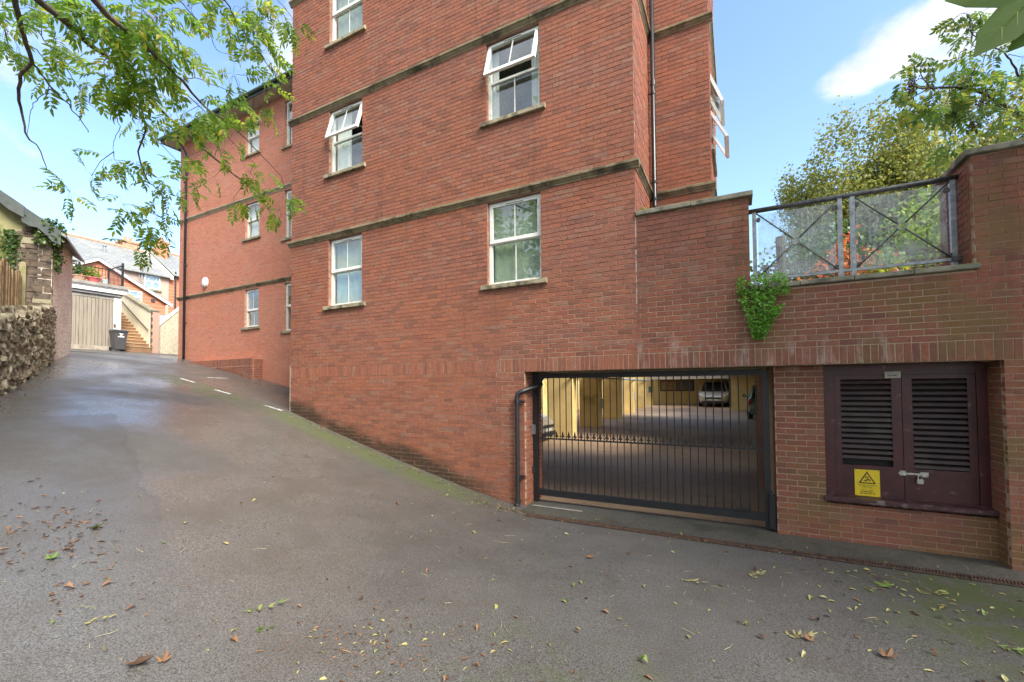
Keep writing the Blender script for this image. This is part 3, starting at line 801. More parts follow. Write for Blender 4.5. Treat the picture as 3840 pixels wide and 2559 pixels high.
# second sash below, also open
mb = MB()
def ob(s, h, d): 
    a = R(27); hx = 6.86
    return FBs.P(s, hx + (h-hx)*math.cos(a), -.07 + (hx-h)*math.sin(a) + d)
for (x0,x1,z0,z1) in ((8.25,8.31,6.2,6.84),(9.03,9.09,6.2,6.84),(8.31,9.03,6.78,6.84),(8.31,9.03,6.2,6.26)):
    q = [(x0,z0),(x1,z0),(x1,z1),(x0,z1)]
    mb.add([ob(s,h,.045) for s,h in q]+[ob(s,h,0) for s,h in q], [(0,1,2,3),(7,6,5,4),(0,4,5,1),(1,5,6,2),(2,6,7,3),(3,7,4,0)])
mb.build('open_sash', 'upvc', bld)
# roof
mb = MB(); mb.box(XL-.05, XR+.05, YF-.05, 11.0, 14.3, 14.5); mb.box(XR+.051, XB+.05, 7.84, 11.0, 14.3, 14.5); mb.build('eaves', 'soffit', bld)
mb = MB(); mb.add([(XL-.06,YF-.06,14.501),(XB+.06,YF-.06,14.501),(XB+.06,11.05,14.501),(XL-.06,11.05,14.501),(XL+3,9.2,17),(XB-3,9.2,17)], [(0,1,5,4),(1,2,5),(2,3,4,5),(3,0,4)]); mb.build('roof', 'roof_slate', bld)
# downpipes
def pipe(parent, pts, r=.036, brackets=(), m='black_plastic', toward=None, collars=()):
    mb = MB(); mb.tube(pts, r, 12); o = mb.build('downpipe', m, parent, smooth=True)
    for z in brackets:
        x, y = pts[0][0], pts[0][1]
        for p in pts:
            if p[2] <= z + .6: x, y = p[0], p[1]; break
        b = MB(); b.tube([(x,y,z-.022),(x,y,z+.022)], r*1.22, 12)
        t = toward or (0,1,0)
        v = Vector((x,y,z)); w = v + Vector(t)*.085
        b.tube([v, w], .012, 6); b.tube([w-Vector(t)*.012, w], .028, 6); b.build('bracket', 'black_plastic', o)
    for z in collars:
        b = MB(); b.tube([(pts[0][0],pts[0][1],z-.05),(pts[0][0],pts[0][1],z+.05)], r*1.16, 12); b.build('collar', m, o)
    return o
pipe(bld, [(-1.20,7.78,14.2),(-1.20,7.78,5.12),(-1.18,7.76,5.04),(-1.08,7.70,4.98),(-.9,7.62,4.97)], .037, (7.1, 5.52, 5.22, 9.6), toward=(-1,0,0), collars=(7.28,))
p = pipe(bld, [(-2.96,6.84,2.03),(-3.02,6.74,1.985),(-3.13,6.56,1.925),(-3.20,6.49,1.90),(-3.245,6.475,1.86),(-3.25,6.475,1.80),(-3.25,6.475,.10),(-3.25,6.47,.03)], .037, (), toward=(0,1,0))
for z in (1.74, .50):
    b = MB(); b.tube([(-3.25,6.475,z-.025),(-3.25,6.475,z+.025)], .046, 12); b.box(-3.21,-3.14,6.49,6.54,z-.018,z+.018); b.build('bracket', 'black_plastic', p)
b = MB(); b.tube([(-3.25,6.475,.12),(-3.25,6.47,.05),(-3.26,6.44,.015)], [.047,.047,.05], 12); b.build('shoe', 'black_plastic', p)
# fallen mortar flash and white guard strip on the corner
MB().box(XL-.008, XL+.002, YF-.010, YF+.02, 1.30, 2.50).build('corner_strip', 'plate_white', bld)
# junction box beside the gate
MB().box(-3.14,-3.09, 6.80, 6.90, 1.17, 1.33).build('switch_box', 'galv', bld)
# ------------------------------------------------------------------ terrace wall over the garage, pier and pillar
XP0, XP1 = .45, .99            # pier between gate and cupboard
XE, XT0, XT1 = 2.55, .19, 2.35 # recess right end; balustrade opening
ZC = 4.50
twl = thing('garage_wall', 'red brick terrace wall with soldier course, pier and pillar beside the louvred doors', 'wall', (1, 6.8, 0))
twh = [(-3.2, XE, -1, SB), (XT0, XT1, 3.23, 6)]
XEND = 5.0
wmb = MB(); wall_with_holes(wmb, F0, XR, XEND, -.3, ZC, twh, .30)
FR = Frame((0, 6.80, 0), (1,0,0), (0,-1,0))
YD = 6.90
wall_with_holes(wmb, FR, XP0, XP1, -.3, SB-.003, [], .28)
wall_with_holes(wmb, FR, XP1, XE-.002, -.3, .48, [], .28)
FPL = Frame((XP0, 0, 0), (0,-1,0), (-1,0,0))
FIN = Frame((.40, 0, 0), (0,-1,0), (-1,0,0))
wall_with_holes(wmb, FIN, -11.0, -7.09, -.3, 2.44, [], .2)
FRR = Frame((XE, 0, 0), (0,-1,0), (-1,0,0))
wall_with_holes(wmb, FRR, -7.2, -6.851, -.3, SB-.003, [], .2)
FPR = Frame((XT1, 0, 0), (0,-1,0), (-1,0,0))
wall_with_holes(wmb, FPR, -7.38, -6.851, 3.21, ZC, [], .30)
wmb.build('wall', 'mortar_wall', twl)
bmb = MB(); cand = []
brick_field(bmb, F0, XR, XEND, ST, ZC, ST, twh, cand)
brick_field(bmb, F0, XR, XEND, -.3, SB, SB, twh, cand, off=.03)
soldier_field(bmb, F0, XR, XEND, SB, cand)
brick_field(bmb, FR, XP0, XP1, -.3, SB-.003, SB, [], cand, off=.12)
brick_field(bmb, FR, XP1, XE-.002, -.3, .48, SB, [], cand, off=.12)
place_bricks(cand, twl, 'brick_wall', bmb, 300, lambda p: p.x < 2.75 and p.z > 0)
brick_field(bmb, FPL, -7.08, -6.855, -.3, SB-.003, SB, [], off=.02)
brick_field(bmb, FIN, -11.0, -7.10, -.3, 2.44, SB, [], off=.02)
brick_field(bmb, FRR, -6.99, -6.605, -.3, SB-.003, SB, [], off=.02)
brick_field(bmb, FPR, -7.38, -6.605, 3.26, ZC, ST, [], off=.09)
stuff(bmb.build('brickwork', 'brick_wall', twl))
mb = MB(); mb.box(-3.14, XE-.01, 6.556, 7.08, SB+.002, SB+.02); mb.build('lintel_plate', 'galv_dark', twl)
mb = MB(); mb.box(-3.14, XE-.01, 6.86, 7.08, SB+.021, 2.95); mb.build('lintel_beam', 'concrete', twl)
MB().box(XR-.006, XR+.008, YF-.0085, YF+.01, 3.02, 4.49).build('movement_joint', 'joint_sealant', twl)
def coping_run(fr, s0, s1, top, L, thick=.072, over=.045, back=.34, name='coping_stone'):
    n = max(1, round((s1-s0)/L))
    for i in range(n):
        p, q = s0+(s1-s0)*i/n+(.004 if i else 0), s0+(s1-s0)*(i+1)/n-(.004 if i < n-1 else 0)
        j = random.uniform(-.003, .003)
        prof = [(-back, -thick), (over-.012, -thick), (over-.006, -thick+.006), (over, -thick+.01), (over, -.012), (over-.014, 0), (-back, .006)]
        mb = MB(); mb.prism(prof, fr.P(p, top+j, 0), fr.P(q, top+j, 0), fr.a, UP, fr.n); mb.build(name, 'coping', twl, fix=True)
coping_run(F0, XR+.012, XT0+.05, 4.572, .75)
coping_run(F0, XT1-.05, XEND, 4.572, .9)
coping_run(FPR, -7.42, -6.896, 4.570, .9, over=.05)
coping_run(F0, XT0+.002, XT1+.03, 3.298, .62, thick=.062, over=.05, back=.33, name='sill_stone')
# a weathered scrap of moss on the coping corner
# ------------------------------------------------------------------ terrace slab and garage
slab = MB(); slab.box(-9.0, -.301, 7.10, 10.9, 2.46, 3.19); slab.box(-5.1, -.301, 14.2, 21.5, 2.46, 3.19); slab.box(-5.1, -.301, 29.5, 33.5, 2.46, 3.19); slab.box(-.30, 11.5, 7.10, 33.5, 2.46, 3.19)  # unseen gaps added in the deck to let daylight onto the piers
structure(slab.build('terrace_deck', 'paving'))
gar = thing('undercroft_garage', 'dim undercroft car park with cream piers behind the iron gate', 'garage', (-2, 20, .4))
def gfz(y): return max(.012, .03*(y-7.0))
mb = MB(); mb.add([(-8.95,7.0,.008),(11.4,7.0,.008),(11.4,34,.81),(-8.95,34,.81)], [(0,1,2,3)])
structure(mb.build('garage_floor', 'garage_floor'))
mb = MB(); mb.box(-8.9, -8.65, 7.26, 32.2, -.2, 2.44); mb.build('side_wall', 'cream_wall', gar)
mb = MB(); mb.box(-8.65, .0, 31.8, 32.1, .3, 2.9); mb.build('rear_wall', 'cream_wall', gar)
mb = MB(); mb.box(-.28, 11.3, 27.2, 27.5, .3, 2.44); mb.box(-.28, -.03, 27.5, 31.8, .3, 2.44); mb.build('partition_wall', 'cream_wall', gar)
mb = MB(); mb.box(-8.9, -.301, 7.1, 10.9, 2.415, 2.455); mb.box(-5.1, -.301, 14.2, 21.5, 2.415, 2.455); mb.box(-5.1, -.301, 29.5, 32.2, 2.415, 2.455); mb.box(-.30, 11.3, 7.1, 32.2, 2.415, 2.455); mb.build('ceiling', 'garage_ceiling', gar)  # left open where the deck is, for the added daylight
mb = MB()
for y in (14.2, 17.5, 21.1, 24.1, 27.3, 30.1): mb.box(-8.64, -5.02, y+.03, y+.3, 2.30, 2.414)
mb.build('downstand_beam', 'cream_beam', gar)
for y, w in ((14.2,.95),(17.5,.87),(21.1,.88),(24.1,.75),(27.3,.62),(30.1,.56)):
    mb = MB(); z = gfz(y)-.05; c = .02
    pr = [(-5-w+c,y),(-5-c,y),(-5,y+c),(-5,y+.42-c),(-5-c,y+.42),(-5-w+c,y+.42),(-5-w,y+.42-c),(-5-w,y+c)]
    vs = [(x,yy,z) for x,yy in pr] + [(x,yy,2.414) for x,yy in pr]
    mb.add(vs, [(i,(i+1) % 8, 8+(i+1) % 8, 8+i) for i in range(8)]); mb.build('pier', 'cream_paint', gar)
mb = MB(); mb.box(-3.14, .38, 7.12, 7.26, 2.205, 2.41); mb.build('door_beam', 'cream_beam', gar)
mb = MB(); mb.box(-4.75,-2.55,31.77,31.795,1.62,2.36); o = mb.build('notice_board', 'wood_dark', gar)
mb = MB(); mb.box(-4.66,-3.68,31.745,31.768,1.70,2.29); mb.build('board_panel', 'wood_pale', o)
mb = MB(); mb.box(-3.64,-2.64,31.745,31.768,1.70,2.29); mb.build('board_panel', 'galv_dark', o)
mb = MB()
for i in range(9): mb.box(-4.62+.11*i,-4.60+.11*i,31.735,31.744,1.72,2.27)
mb.build('board_slat', 'wood_grey', o)
mb = MB(); mb.box(-5.25,-5.0,30.08,30.094,1.55,1.95); mb.build('notice', 'teal', gar)
for y in (13.0, 16.4, 19.9, 23.2, 26.4):
    mb = MB(); mb.add([(-4.9,y,gfz(y)+.006),(-.6+0*y,y,gfz(y)+.006),(-.6,y+.08,gfz(y+.08)+.006),(-4.9,y+.08,gfz(y+.08)+.006)], [(0,1,2,3)])
    mb.v = [(x if x < -4 else -3.6, yy, z) for x, yy, z in mb.v]; structure(mb.build('bay_line', 'road_paint'))
mb = MB(); mb.tube([(-4.98,7.4,2.33),(-4.98,30.0,2.33)], .04, 8); mb.build('conduit', 'galv', gar)
for y in (17.5, 24.1): MB().box(-4.995,-4.95,y+.1,y+.32,gfz(y)+.75,gfz(y)+1.15).build('pier_notice', 'plate_white', gar)
# ------------------------------------------------------------------ sliding gate of iron bars
gt = thing('iron_gate', 'black iron bar gate with spear finials closing the garage entrance', 'gate', (-1.4, YD, 0))
Z0, Z1, ZM = .13, 2.205, 1.10
x0, x1 = -3.16, .38
mb = MB(); mb.box(x0, x0+.10, YD-.04, YD+.04, .03, Z1+.02); mb.build('hinge_post', 'black_iron', gt)
mb = MB(); mb.box(x1-.065, x1, YD-.03, YD+.03, .03, Z1-.02); mb.build('lock_stile', 'black_iron', gt)
mb = MB(); mb.box(x0+.101, x1-.066, YD-.025, YD+.025, 2.125, Z1); mb.build('top_rail', 'black_iron', gt)
mb = MB(); mb.box(x0+.101, x1-.066, YD-.025, YD+.025, Z0, .235); mb.build('bottom_rail', 'black_iron', gt)
mb = MB(); mb.box(x0+.101, x1-.066, YD-.018, YD+.004, ZM-.014, ZM+.010); mb.build('middle_rail', 'black_iron', gt)
mb = MB(); mb.add([(x0+.10,YD-.02,2.0),(x0+.10,YD+.02,2.0),(x0+.22,YD+.02,2.124),(x0+.22,YD-.02,2.124),(x0+.10,YD-.02,2.124),(x0+.10,YD+.02,2.124)], [(0,3,4),(1,5,2),(0,1,2,3)]); mb.build('corner_gusset', 'black_iron', gt)
NB = 31; bx0, bx1 = -2.985, .235
bar = MB(); bar.tube([(0,0,.236),(0,0,.7),(.001,0,1.5),(0,0,2.124)], .0085, 6); bme = bar.mesh('bar'); bme.materials.append(M['black_iron'])
fin = MB()
pr = [(-.010,0),(-.010,.028),(-.036,.020),(-.026,.052),(-.013,.050),(-.014,.075),(0,.125),(.014,.075),(.013,.050),(.026,.052),(.036,.020),(.010,.028),(.010,0)]
n = len(pr); fin.add([(x,-.006,z) for x,z in pr]+[(x,.006,z) for x,z in pr], [tuple(range(n)), tuple(range(2*n-1,n-1,-1))]+[(i,n+i,n+(i+1) % n,(i+1) % n) for i in range(n)])
fme = fin.mesh('spear_finial'); fme.materials.append(M['black_iron'])
for i in range(NB):
    x = bx0 + (bx1-bx0)*i/(NB-1)
    o = bpy.data.objects.new('bar', bme); COL.objects.link(o); o.location = (x, YD+.013, 0); o.rotation_euler = (0, random.gauss(0,.0012), random.random()); adopt(o, gt)
    if i < NB-1:
        o = bpy.data.objects.new('spear_finial', fme); COL.objects.link(o); o.location = (x + (bx1-bx0)/(NB-1)/2, YD-.007, ZM+.009); o.rotation_euler = (0, random.gauss(0,.02), 0); adopt(o, gt)
mb = MB(); mb.box(x1-.02, x1+.05, YD-.075, YD-.031, .05, .50); mb.box(x1-.012,x1+.02,YD-.09,YD-.076,.46,.56); mb.build('gate_closer', 'black_iron', gt)
mb = MB(); mb.box(-.45+.42, .12, YD-.05, YD-.026, .245, .275); mb.build('drop_bolt', 'black_iron', gt)
mb = MB(); mb.tube([(x0+.02,YD-.05,.50),(x0+.02,YD-.05,.62)], .03, 8); mb.tube([(x0+.02,YD-.05,1.82),(x0+.02,YD-.05,1.92)], .03, 8); mb.build('hinge', 'black_iron', gt)

# ------------------------------------------------------------------ louvred cupboard doors
cup = thing('louvred_cupboard', 'maroon double louvred cupboard doors set in the brick recess', 'cupboard', (1.77, YD, .55))
dz0, dz1 = .575, SB-.005
mb = MB()
mb.box(1.0, 1.115, YD-.005, YD+.06, dz0, dz1); mb.box(2.45, 2.546, YD-.005, YD+.06, dz0, dz1); mb.box(1.116, 2.449, YD-.005, YD+.06, 2.10, dz1)
mb.build('frame', 'maroon', cup)
mb = MB(); mb.prism([(-.10,-.055),(.06,-.06),(.065,-.05),(.065,-.015),(.05,-.002),(-.10,.006)], (.965,6.80,.572), (2.548,6.80,.572), Vector((1,0,0)), UP, Vector((0,-1,0))); mb.build('sill', 'maroon_sill', cup, fix=True)
mb = MB(); mb.box(1.0,2.54,YD+.075,YD+.09,dz0,dz1); mb.build('back_board', 'drain_black', cup)
def leaf(xa, xb, la, lb, la_z, lb_z, missing=0):
    d = MB(); y0, y1 = YD+.004, YD+.048
    d.box(xa, la, y0, y1, dz0+.004, 2.097); d.box(lb, xb, y0, y1, dz0+.004, 2.097)
    d.box(la+.0005, lb-.0005, y0, y1, dz0+.004, la_z); d.box(la+.0005, lb-.0005, y0, y1, lb_z, 2.097)
    o = d.build('door', 'maroon', cup)
    n = 16; st = (lb_z-la_z)/n
    s = MB(); w = lb-la-.002
    prof = [(-.026,.036),(-.020,.041),(-.002,.028),(.012,-.006),(.006,-.012),(-.012,.010)]
    s.prism(prof, (0,0,0), (w,0,0), Vector((1,0,0)), UP, Vector((0,-1,0)))
    sme = s.mesh('slat'); sme.materials.append(M['maroon_slat'])
    bm = bmesh.new(); bm.from_mesh(sme); bmesh.ops.recalc_face_normals(bm, faces=bm.faces); bm.to_mesh(sme); bm.free()
    for i in range(missing, n):
        q = bpy.data.objects.new('slat', sme); COL.objects.link(q); q.location = (la+.001, YD+.016, la_z+.018+st*i); q.rotation_euler = (random.gauss(0,.03),0,0); adopt(q, o)
    return o
leaf(1.118, 1.786, 1.185, 1.690, .965, 2.045, 1); leaf(1.792, 2.446, 1.885, 2.375, .955, 2.045)
# hasp and padlock
hp = thing('hasp', 'galvanised hasp and staple bolted across the louvred doors', 'hasp', (1.87, YD, .9))
mb = MB(); mb.box(1.735,1.99,YD-.006,YD+.003,.885,.908); mb.box(1.745,1.80,YD-.008,YD-.007,.872,.93); mb.box(1.93,2.01,YD-.0065,YD-.0055,.868,.925); mb.build('strap', 'steel', hp)
mb = MB(); mb.tube([(1.925,YD-.006,.897),(1.925,YD-.03,.897),(1.94,YD-.03,.897),(1.94,YD-.006,.897)], .005, 6); mb.build('staple', 'steel', hp)
pl = thing('padlock', 'small weathered steel padlock hanging from the hasp', 'padlock', (1.925, YD-.03, .80))
mb = MB(); bmx = bmesh.new(); bmesh.ops.create_cube(bmx, size=1, matrix=Matrix.Translation((1.925,YD-.026,.815)) @ Matrix.Diagonal((.062,.026,.056,1))); bmesh.ops.bevel(bmx, geom=bmx.edges[:], offset=.006, segments=2, affect='EDGES')
me = bpy.data.meshes.new('lock_body'); bmx.to_mesh(me); bmx.free(); me.materials.append(M['steel']); link('lock_body', me, pl)
mb.tube([(1.908,YD-.026,.84)]+[(1.925-.017*math.cos(a),YD-.026,.866+.020*math.sin(a)) for a in [math.pi*k/6 for k in range(7)]]+[(1.942,YD-.026,.84)], .0048, 7); mb.build('shackle', 'chrome', pl)
# warning sign
sg = thing('warning_sign', 'yellow danger of death sign with black triangle on the louvred door', 'sign', (1.425, YD-.003, .58))
SX0, SX1, SZ0, SZ1, SY = 1.302, 1.552, .585, .912, YD-.004
MB().box(SX0,SX1,SY-.003,SY+.002,SZ0,SZ1).build('sign_plate', 'sign_yellow', sg)
cxs = (SX0+SX1)/2
def flat(pts, name, m, d=.0045):
    mb = MB(); mb.add([(x, SY-d, z) for x, z in pts], [tuple(range(len(pts)))]); return mb.build(name, m, sg)
def tri(cx, cz, r): return [(cx+r*math.sin(R(a))*1.0, cz+r*math.cos(R(a))) for a in (0, 120, 240)]
o3 = [(cxs-.088,.741),(cxs+.088,.741),(cxs,.893)]; i3 = [(cxs-.066,.754),(cxs+.066,.754),(cxs,.868)]
mb = MB()
for k in range(3):
    a, b2 = o3[k], o3[(k+1) % 3]; c, d = i3[(k+1) % 3], i3[k]
    mb.quad((a[0],SY-.0045,a[1]),(b2[0],SY-.0045,b2[1]),(c[0],SY-.0045,c[1]),(d[0],SY-.0045,d[1]))
mb.build('triangle_border', 'sign_black', sg)
flat([(cxs-.016,.838),(cxs-.009,.838),(cxs-.008,.818),(cxs+.016,.832),(cxs+.010,.800),(cxs+.015,.799),(cxs+.004,.786),(cxs-.001,.801),(cxs+.004,.801),(cxs+.006,.817),(cxs-.017,.806)], 'lightning_bolt', 'sign_black')
mb = MB()
for a, b2, w in (((-.034,.776),(-.012,.786),.004),((-.012,.784),(.034,.790),.006),((-.010,.786),(-.016,.762),.005),((.030,.790),(.028,.768),.004),((.004,.788),(.012,.806),.005)):
    a, b2 = Vector((cxs+a[0], a[1])), Vector((cxs+b2[0], b2[1])); d = (b2-a).normalized(); nn = Vector((-d.y, d.x))*w
    mb.quad(*[(v.x, SY-.0046, v.y) for v in (a-nn, b2-nn, b2+nn, a+nn)])
mb.build('falling_figure', 'sign_black', sg)
def text(body, x, z, size, m, parent, y, align='CENTER', rot=(R(90),0,0), bold=0.0):
    cu = bpy.data.curves.new('lettering', 'FONT'); cu.body = body; cu.size = size; cu.align_x = align; cu.align_y = 'CENTER'; cu.offset = bold; cu.extrude = .0003
    tmp = bpy.data.objects.new('lettering_curve', cu); COL.objects.link(tmp); bpy.context.view_layer.update()
    me = bpy.data.meshes.new_from_object(tmp.evaluated_get(bpy.context.evaluated_depsgraph_get())); bpy.data.objects.remove(tmp)
    me.name = 'lettering'; me.materials.clear(); me.materials.append(M[m]); o = bpy.data.objects.new('lettering', me); COL.objects.link(o); o.location = (x, y, z); o.rotation_euler = rot; adopt(o, parent); return o
text('DANGER OF DEATH', cxs, .718, .0205, 'sign_black', sg, SY-.0045)
text('KEEP OUT', cxs, .698, .0205, 'sign_black', sg, SY-.0045)
MB().box(SX0+.004,SX1-.004,SY-.0042,SY-.0035,.6805,.6815).build('rule_line', 'sign_faint', sg)
text('national', cxs-.025, .664, .021, 'sign_faint', sg, SY-.0045); text('grid', cxs+.038, .664, .022, 'sign_black', sg, SY-.0045)
text('IN EMERGENCY', cxs, .640, .0185, 'sign_black', sg, SY-.0045, bold=.0006); text('TEL: 0800 6783 105', cxs, .617, .0195, 'sign_black', sg, SY-.0045, bold=.0004)
mb = MB()
for x in (SX0+.012, SX1-.012):
    for z in (SZ0+.012, .752, SZ1-.012): mb.tube([(x,SY-.003,z),(x,SY-.0055,z)], .004, 8)
mb.build('screw', 'galv_dark', sg)
pt = thing('number_plate_sign', 'small off white number plate screwed to the head of the louvred doors', 'sign', (1.705, YD, 2.05))
MB().box(1.630,1.782,YD-.012,YD-.0055,2.057,2.135).build('plate', 'plate_white', pt)
text('NATIONAL GRID', 1.706, 2.117, .0165, 'sign_black', pt, YD-.0125); text('33-0441', 1.706, 2.086, .031, 'sign_black', pt, YD-.0125, bold=.0006)

# ------------------------------------------------------------------ glass balustrade
bal = thing('glass_balustrade', 'galvanised balustrade with two streaky glass panels on the terrace edge', 'railing', (1.27, 6.86, 3.3))
YB = 6.86
mb = MB(); mb.tube([(XT0-.03,YB,4.395),(XT1+.03,YB,4.395)], .033, 14); mb.build('handrail', 'galv_dark', bal, smooth=True)
for x in (.262, 1.222, 1.352, 2.292):
    mb = MB(); mb.box(x-.024,x+.024,YB-.024,YB+.024,3.30,4.37); mb.build('post', 'galv', bal)
mb = MB(); mb.box(XT0+.004,XT1-.004,YB-.02,YB+.02,3.418,3.452); mb.build('bottom_rail', 'galv', bal)
mb = MB(); mb.box(XT1-.09,XT1-.002,YB-.045,YB+.03,3.405,3.465); mb.build('wall_bracket', 'galv_dark', bal)
for a, b2 in ((.262,1.222),(1.352,2.292)):
    MB().box(a+.045,b2-.045,YB+.028,YB+.036,3.47,4.345).build('glass_panel', 'rail_glass', bal)
    c = (a+b2)/2; zc = 3.905; r = .045
    mb = MB(); mb.tube([(c+r*math.cos(t),YB-.012,zc+r*math.sin(t)) for t in [2*math.pi*k/20 for k in range(21)]], .008, 8, cap=False); mb.build('ring', 'galv', bal, smooth=True)
    for ex, ez in ((a+.02,4.36),(b2-.02,4.36),(a+.02,3.45),(b2-.02,3.45)):
        d = Vector((ex-c, ez-zc)).normalized()*(r+.006)
        mb = MB(); mb.tube([(c+d.x,YB-.012,zc+d.y),(ex,YB-.012,ez)], .0095, 8); mb.build('brace', 'galv_dark', bal, smooth=True)
    for ex, ez in ((a+.05,4.27),(b2-.05,4.27),(a+.05,3.50),(b2-.05,3.50)):
        mb = MB(); mb.tube([(ex,YB-.01,ez),(ex,YB+.045,ez)], .026, 10); mb.build('glass_clamp', 'galv_dark', bal)
# ------------------------------------------------------------------ parked cars
def car(label, loc, rz, paint, L=3.95, Wd=1.72, H=1.52, hatch=True):
    c = thing('parked_car', label, 'car', loc, 'cars parked in the undercroft', rz)
    hw = Wd/2; f, r = L/2, -L/2
    st = [(r,.62,.34,.80,.70),(r+.10,hw-.06,.26,.93,.80),(r+.55,hw,.20,.97,.86),(-.4,hw,.19,.95,.88),(.75,hw,.19,.93,.88),(f-.75,hw,.20,.90,.84),(f-.28,hw-.06,.22,.80,.74),(f-.05,hw-.22,.26,.66,.60),(f,hw-.36,.32,.58,.52)]
    mb = MB(); vs = []
    for x, w, zb, zt, zs in st:
        for y, z in ((w*.90,zb),(w,zb+.14),(w,zs),(w*.86,zt),(-w*.86,zt),(-w,zs),(-w,zb+.14),(-w*.90,zb)): vs.append((x,y,z))
    n = 8; m = len(st)
    fs = [(i*n+k, i*n+(k+1) % n, (i+1)*n+(k+1) % n, (i+1)*n+k) for i in range(m-1) for k in range(n)]
    fs += [tuple(range(n-1,-1,-1)), tuple(range((m-1)*n, m*n))]
    mb.add(vs, fs); local_part(mb, 'body', paint, c)
    zb = .90; b0, b1 = r+.16, f-.98; t0, t1 = r+.62, f-1.72
    bw, tw = hw*.86, hw*.68
    mb = MB(); mb.add([(b0,-bw,zb),(b1,-bw,zb),(b1,bw,zb),(b0,bw,zb),(t0,-tw,H-.05),(t1,-tw,H-.05),(t1,tw,H-.05),(t0,tw,H-.05)], [(0,1,5,4),(1,2,6,5),(2,3,7,6),(3,0,4,7),(4,5,6,7)]); local_part(mb, 'glasshouse', 'car_glass', c)
    mb = MB(); mb.add([(t0-.06,-tw-.02,H-.06),(t1+.08,-tw-.02,H-.06),(t1+.08,tw+.02,H-.06),(t0-.06,tw+.02,H-.06),(t0+.1,-tw+.1,H),(t1-.15,-tw+.1,H),(t1-.15,tw-.1,H),(t0+.1,tw-.1,H)], [(0,1,5,4),(1,2,6,5),(2,3,7,6),(3,0,4,7),(4,5,6,7)]); local_part(mb, 'roof', paint, c)
    for s in (-1,1):
        for (xa,ya,za),(xb,yb,zb2) in (((b0,bw,zb),(t0,tw,H-.05)),((b1,bw,zb),(t1,tw,H-.05)),((-.25,bw,zb),(-.3,tw,H-.05))):
            mb = MB(); mb.tube([(xa,s*ya,za),(xb,s*yb,zb2)], .04, 6); local_part(mb, 'window_pillar', paint, c)
    for x in (r+.68, f-.80):
        for s in (-1,1):
            mb = MB(); mb.tube([(x,s*(hw-.20),.30),(x,s*(hw-.01),.30)], .30, 20); w = local_part(mb, 'wheel', 'tyre', c, True)
            mb = MB(); mb.tube([(x,s*(hw-.012),.30),(x,s*(hw+.006),.30)], .19, 16); mb2 = local_part(mb, 'rim', 'rim', w)
    for s in (-1,1):
        mb = MB(); mb.add([(f-.40,s*(hw-.07),.72),(f-.10,s*(hw-.24),.62),(f-.06,s*(hw-.36),.64),(f-.30,s*(hw-.30),.77),(f-.42,s*(hw-.045),.78)], [(0,1,2,3,4)]); 
        mb.v = [(x+.03, y*1.02, z+.01) for x,y,z in mb.v]; local_part(mb, 'headlight', 'lamp_clear', c)
        mb = MB(); mb.box(r-.005,r+.16,s*(hw-.03)-.10*(s>0)+.0*(s<0)-.02*(s>0),s*(hw-.03)+.12*(s<0),.66,.92); local_part(mb, 'tail_light', 'lamp_red', c)
        mb = MB(); mb.box(b1-.28,b1-.14,s*(hw+.14)-.09,s*(hw+.14)+.03*s,.93,1.07); mb.tube([(b1-.2,s*bw,.94),(b1-.2,s*(hw+.10),.98)], .025, 6); local_part(mb, 'wing_mirror', paint, c)
    mb = MB(); mb.box(f-.04,f+.012,-.42,.42,.47,.56); local_part(mb, 'grille', 'tyre', c)
    mb = MB(); mb.box(f-.10,f+.004,-.62,.62,.20,.34); local_part(mb, 'lower_grille', 'tyre', c)
    mb = MB(); mb.box(f+.004,f+.02,-.26,.26,.37,.46); local_part(mb, 'number_plate', 'plate_white', c)
    mb = MB(); mb.box(r-.02,r+.01,-.26,.26,.52,.63); local_part(mb, 'number_plate', 'plate_white', c)
    mb = MB(); mb.tube([(f+.008,-.40,.565),(f+.022,0,.575),(f+.008,.40,.565)], .012, 6); local_part(mb, 'chrome_strip', 'chrome', c)
    mb = MB(); mb.box(r-.03,r+.25,-hw+.10,hw-.10,.28,.50); local_part(mb, 'rear_bumper', paint, c)
    return c
car('pale hatchback facing the gate against the far cream wall', (-1.27, 28.9+1.97, gfz(30.5)), R(-90), 'car_pale')
car('green hatchback seen from behind beside the brick return', (1.28, 21.35+1.97, gfz(23)), R(90), 'car_green')
car('silver car whose nose shows past the gate hinge post', (-5.45-1.97, 13.1, gfz(13)), 0, 'car_silver')

# ------------------------------------------------------------------ rear wing of the apartments
YW = 8.57; WX0, WX1 = -18.26, -9.05
wing = thing('apartment_wing', 'pinkish red brick rear wing with stone bands and black downpipe up the lane', 'building', (-14, 9, 2))
FW = Frame((0, YW, 0), (1,0,0), (0,-1,0))
ww = [(-14.25,-13.52,3.99,5.215),(-12.25,-11.25,3.745,5.215),(-14.25,-13.52,6.90,8.06),(-12.27,-11.27,6.60,8.09),(-14.27,-13.55,9.68,10.80),(-12.28,-11.28,9.46,10.90)]
wh = cut_holes(ww); ZE = 11.10
wmb = MB(); wall_with_holes(wmb, FW, WX0, WX1, 1.2, ZE, wh)
wmb.box(WX0, WX0+.25, YW+.251, 16, 2.4, ZE); wmb.box(WX0, WX1, 16, 16.25, 2.4, ZE); wmb.build('wall', 'mortar_wing', wing)
bmb = MB(); brick_field(bmb, FW, WX0, -9.3, 1.2, ZE, ST, wh)
FWs = Frame((WX0, 0, 0), (0,-1,0), (-1,0,0)); brick_field(bmb, FWs, -12, -YW-.055, 2.4, ZE, ST, [], off=.05)
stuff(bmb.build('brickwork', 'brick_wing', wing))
for top in (5.385, 8.255):
    course_run(wing, FW, WX0-.07, -9.3, top, 'stone_course_wing' if top > 6 else 'stone_course', L=.95)
    course_run(wing, FWs, -11.5, -YW-.001, top, 'stone_course_wing', L=.95)
net = [(.02,.98,'curtain')]
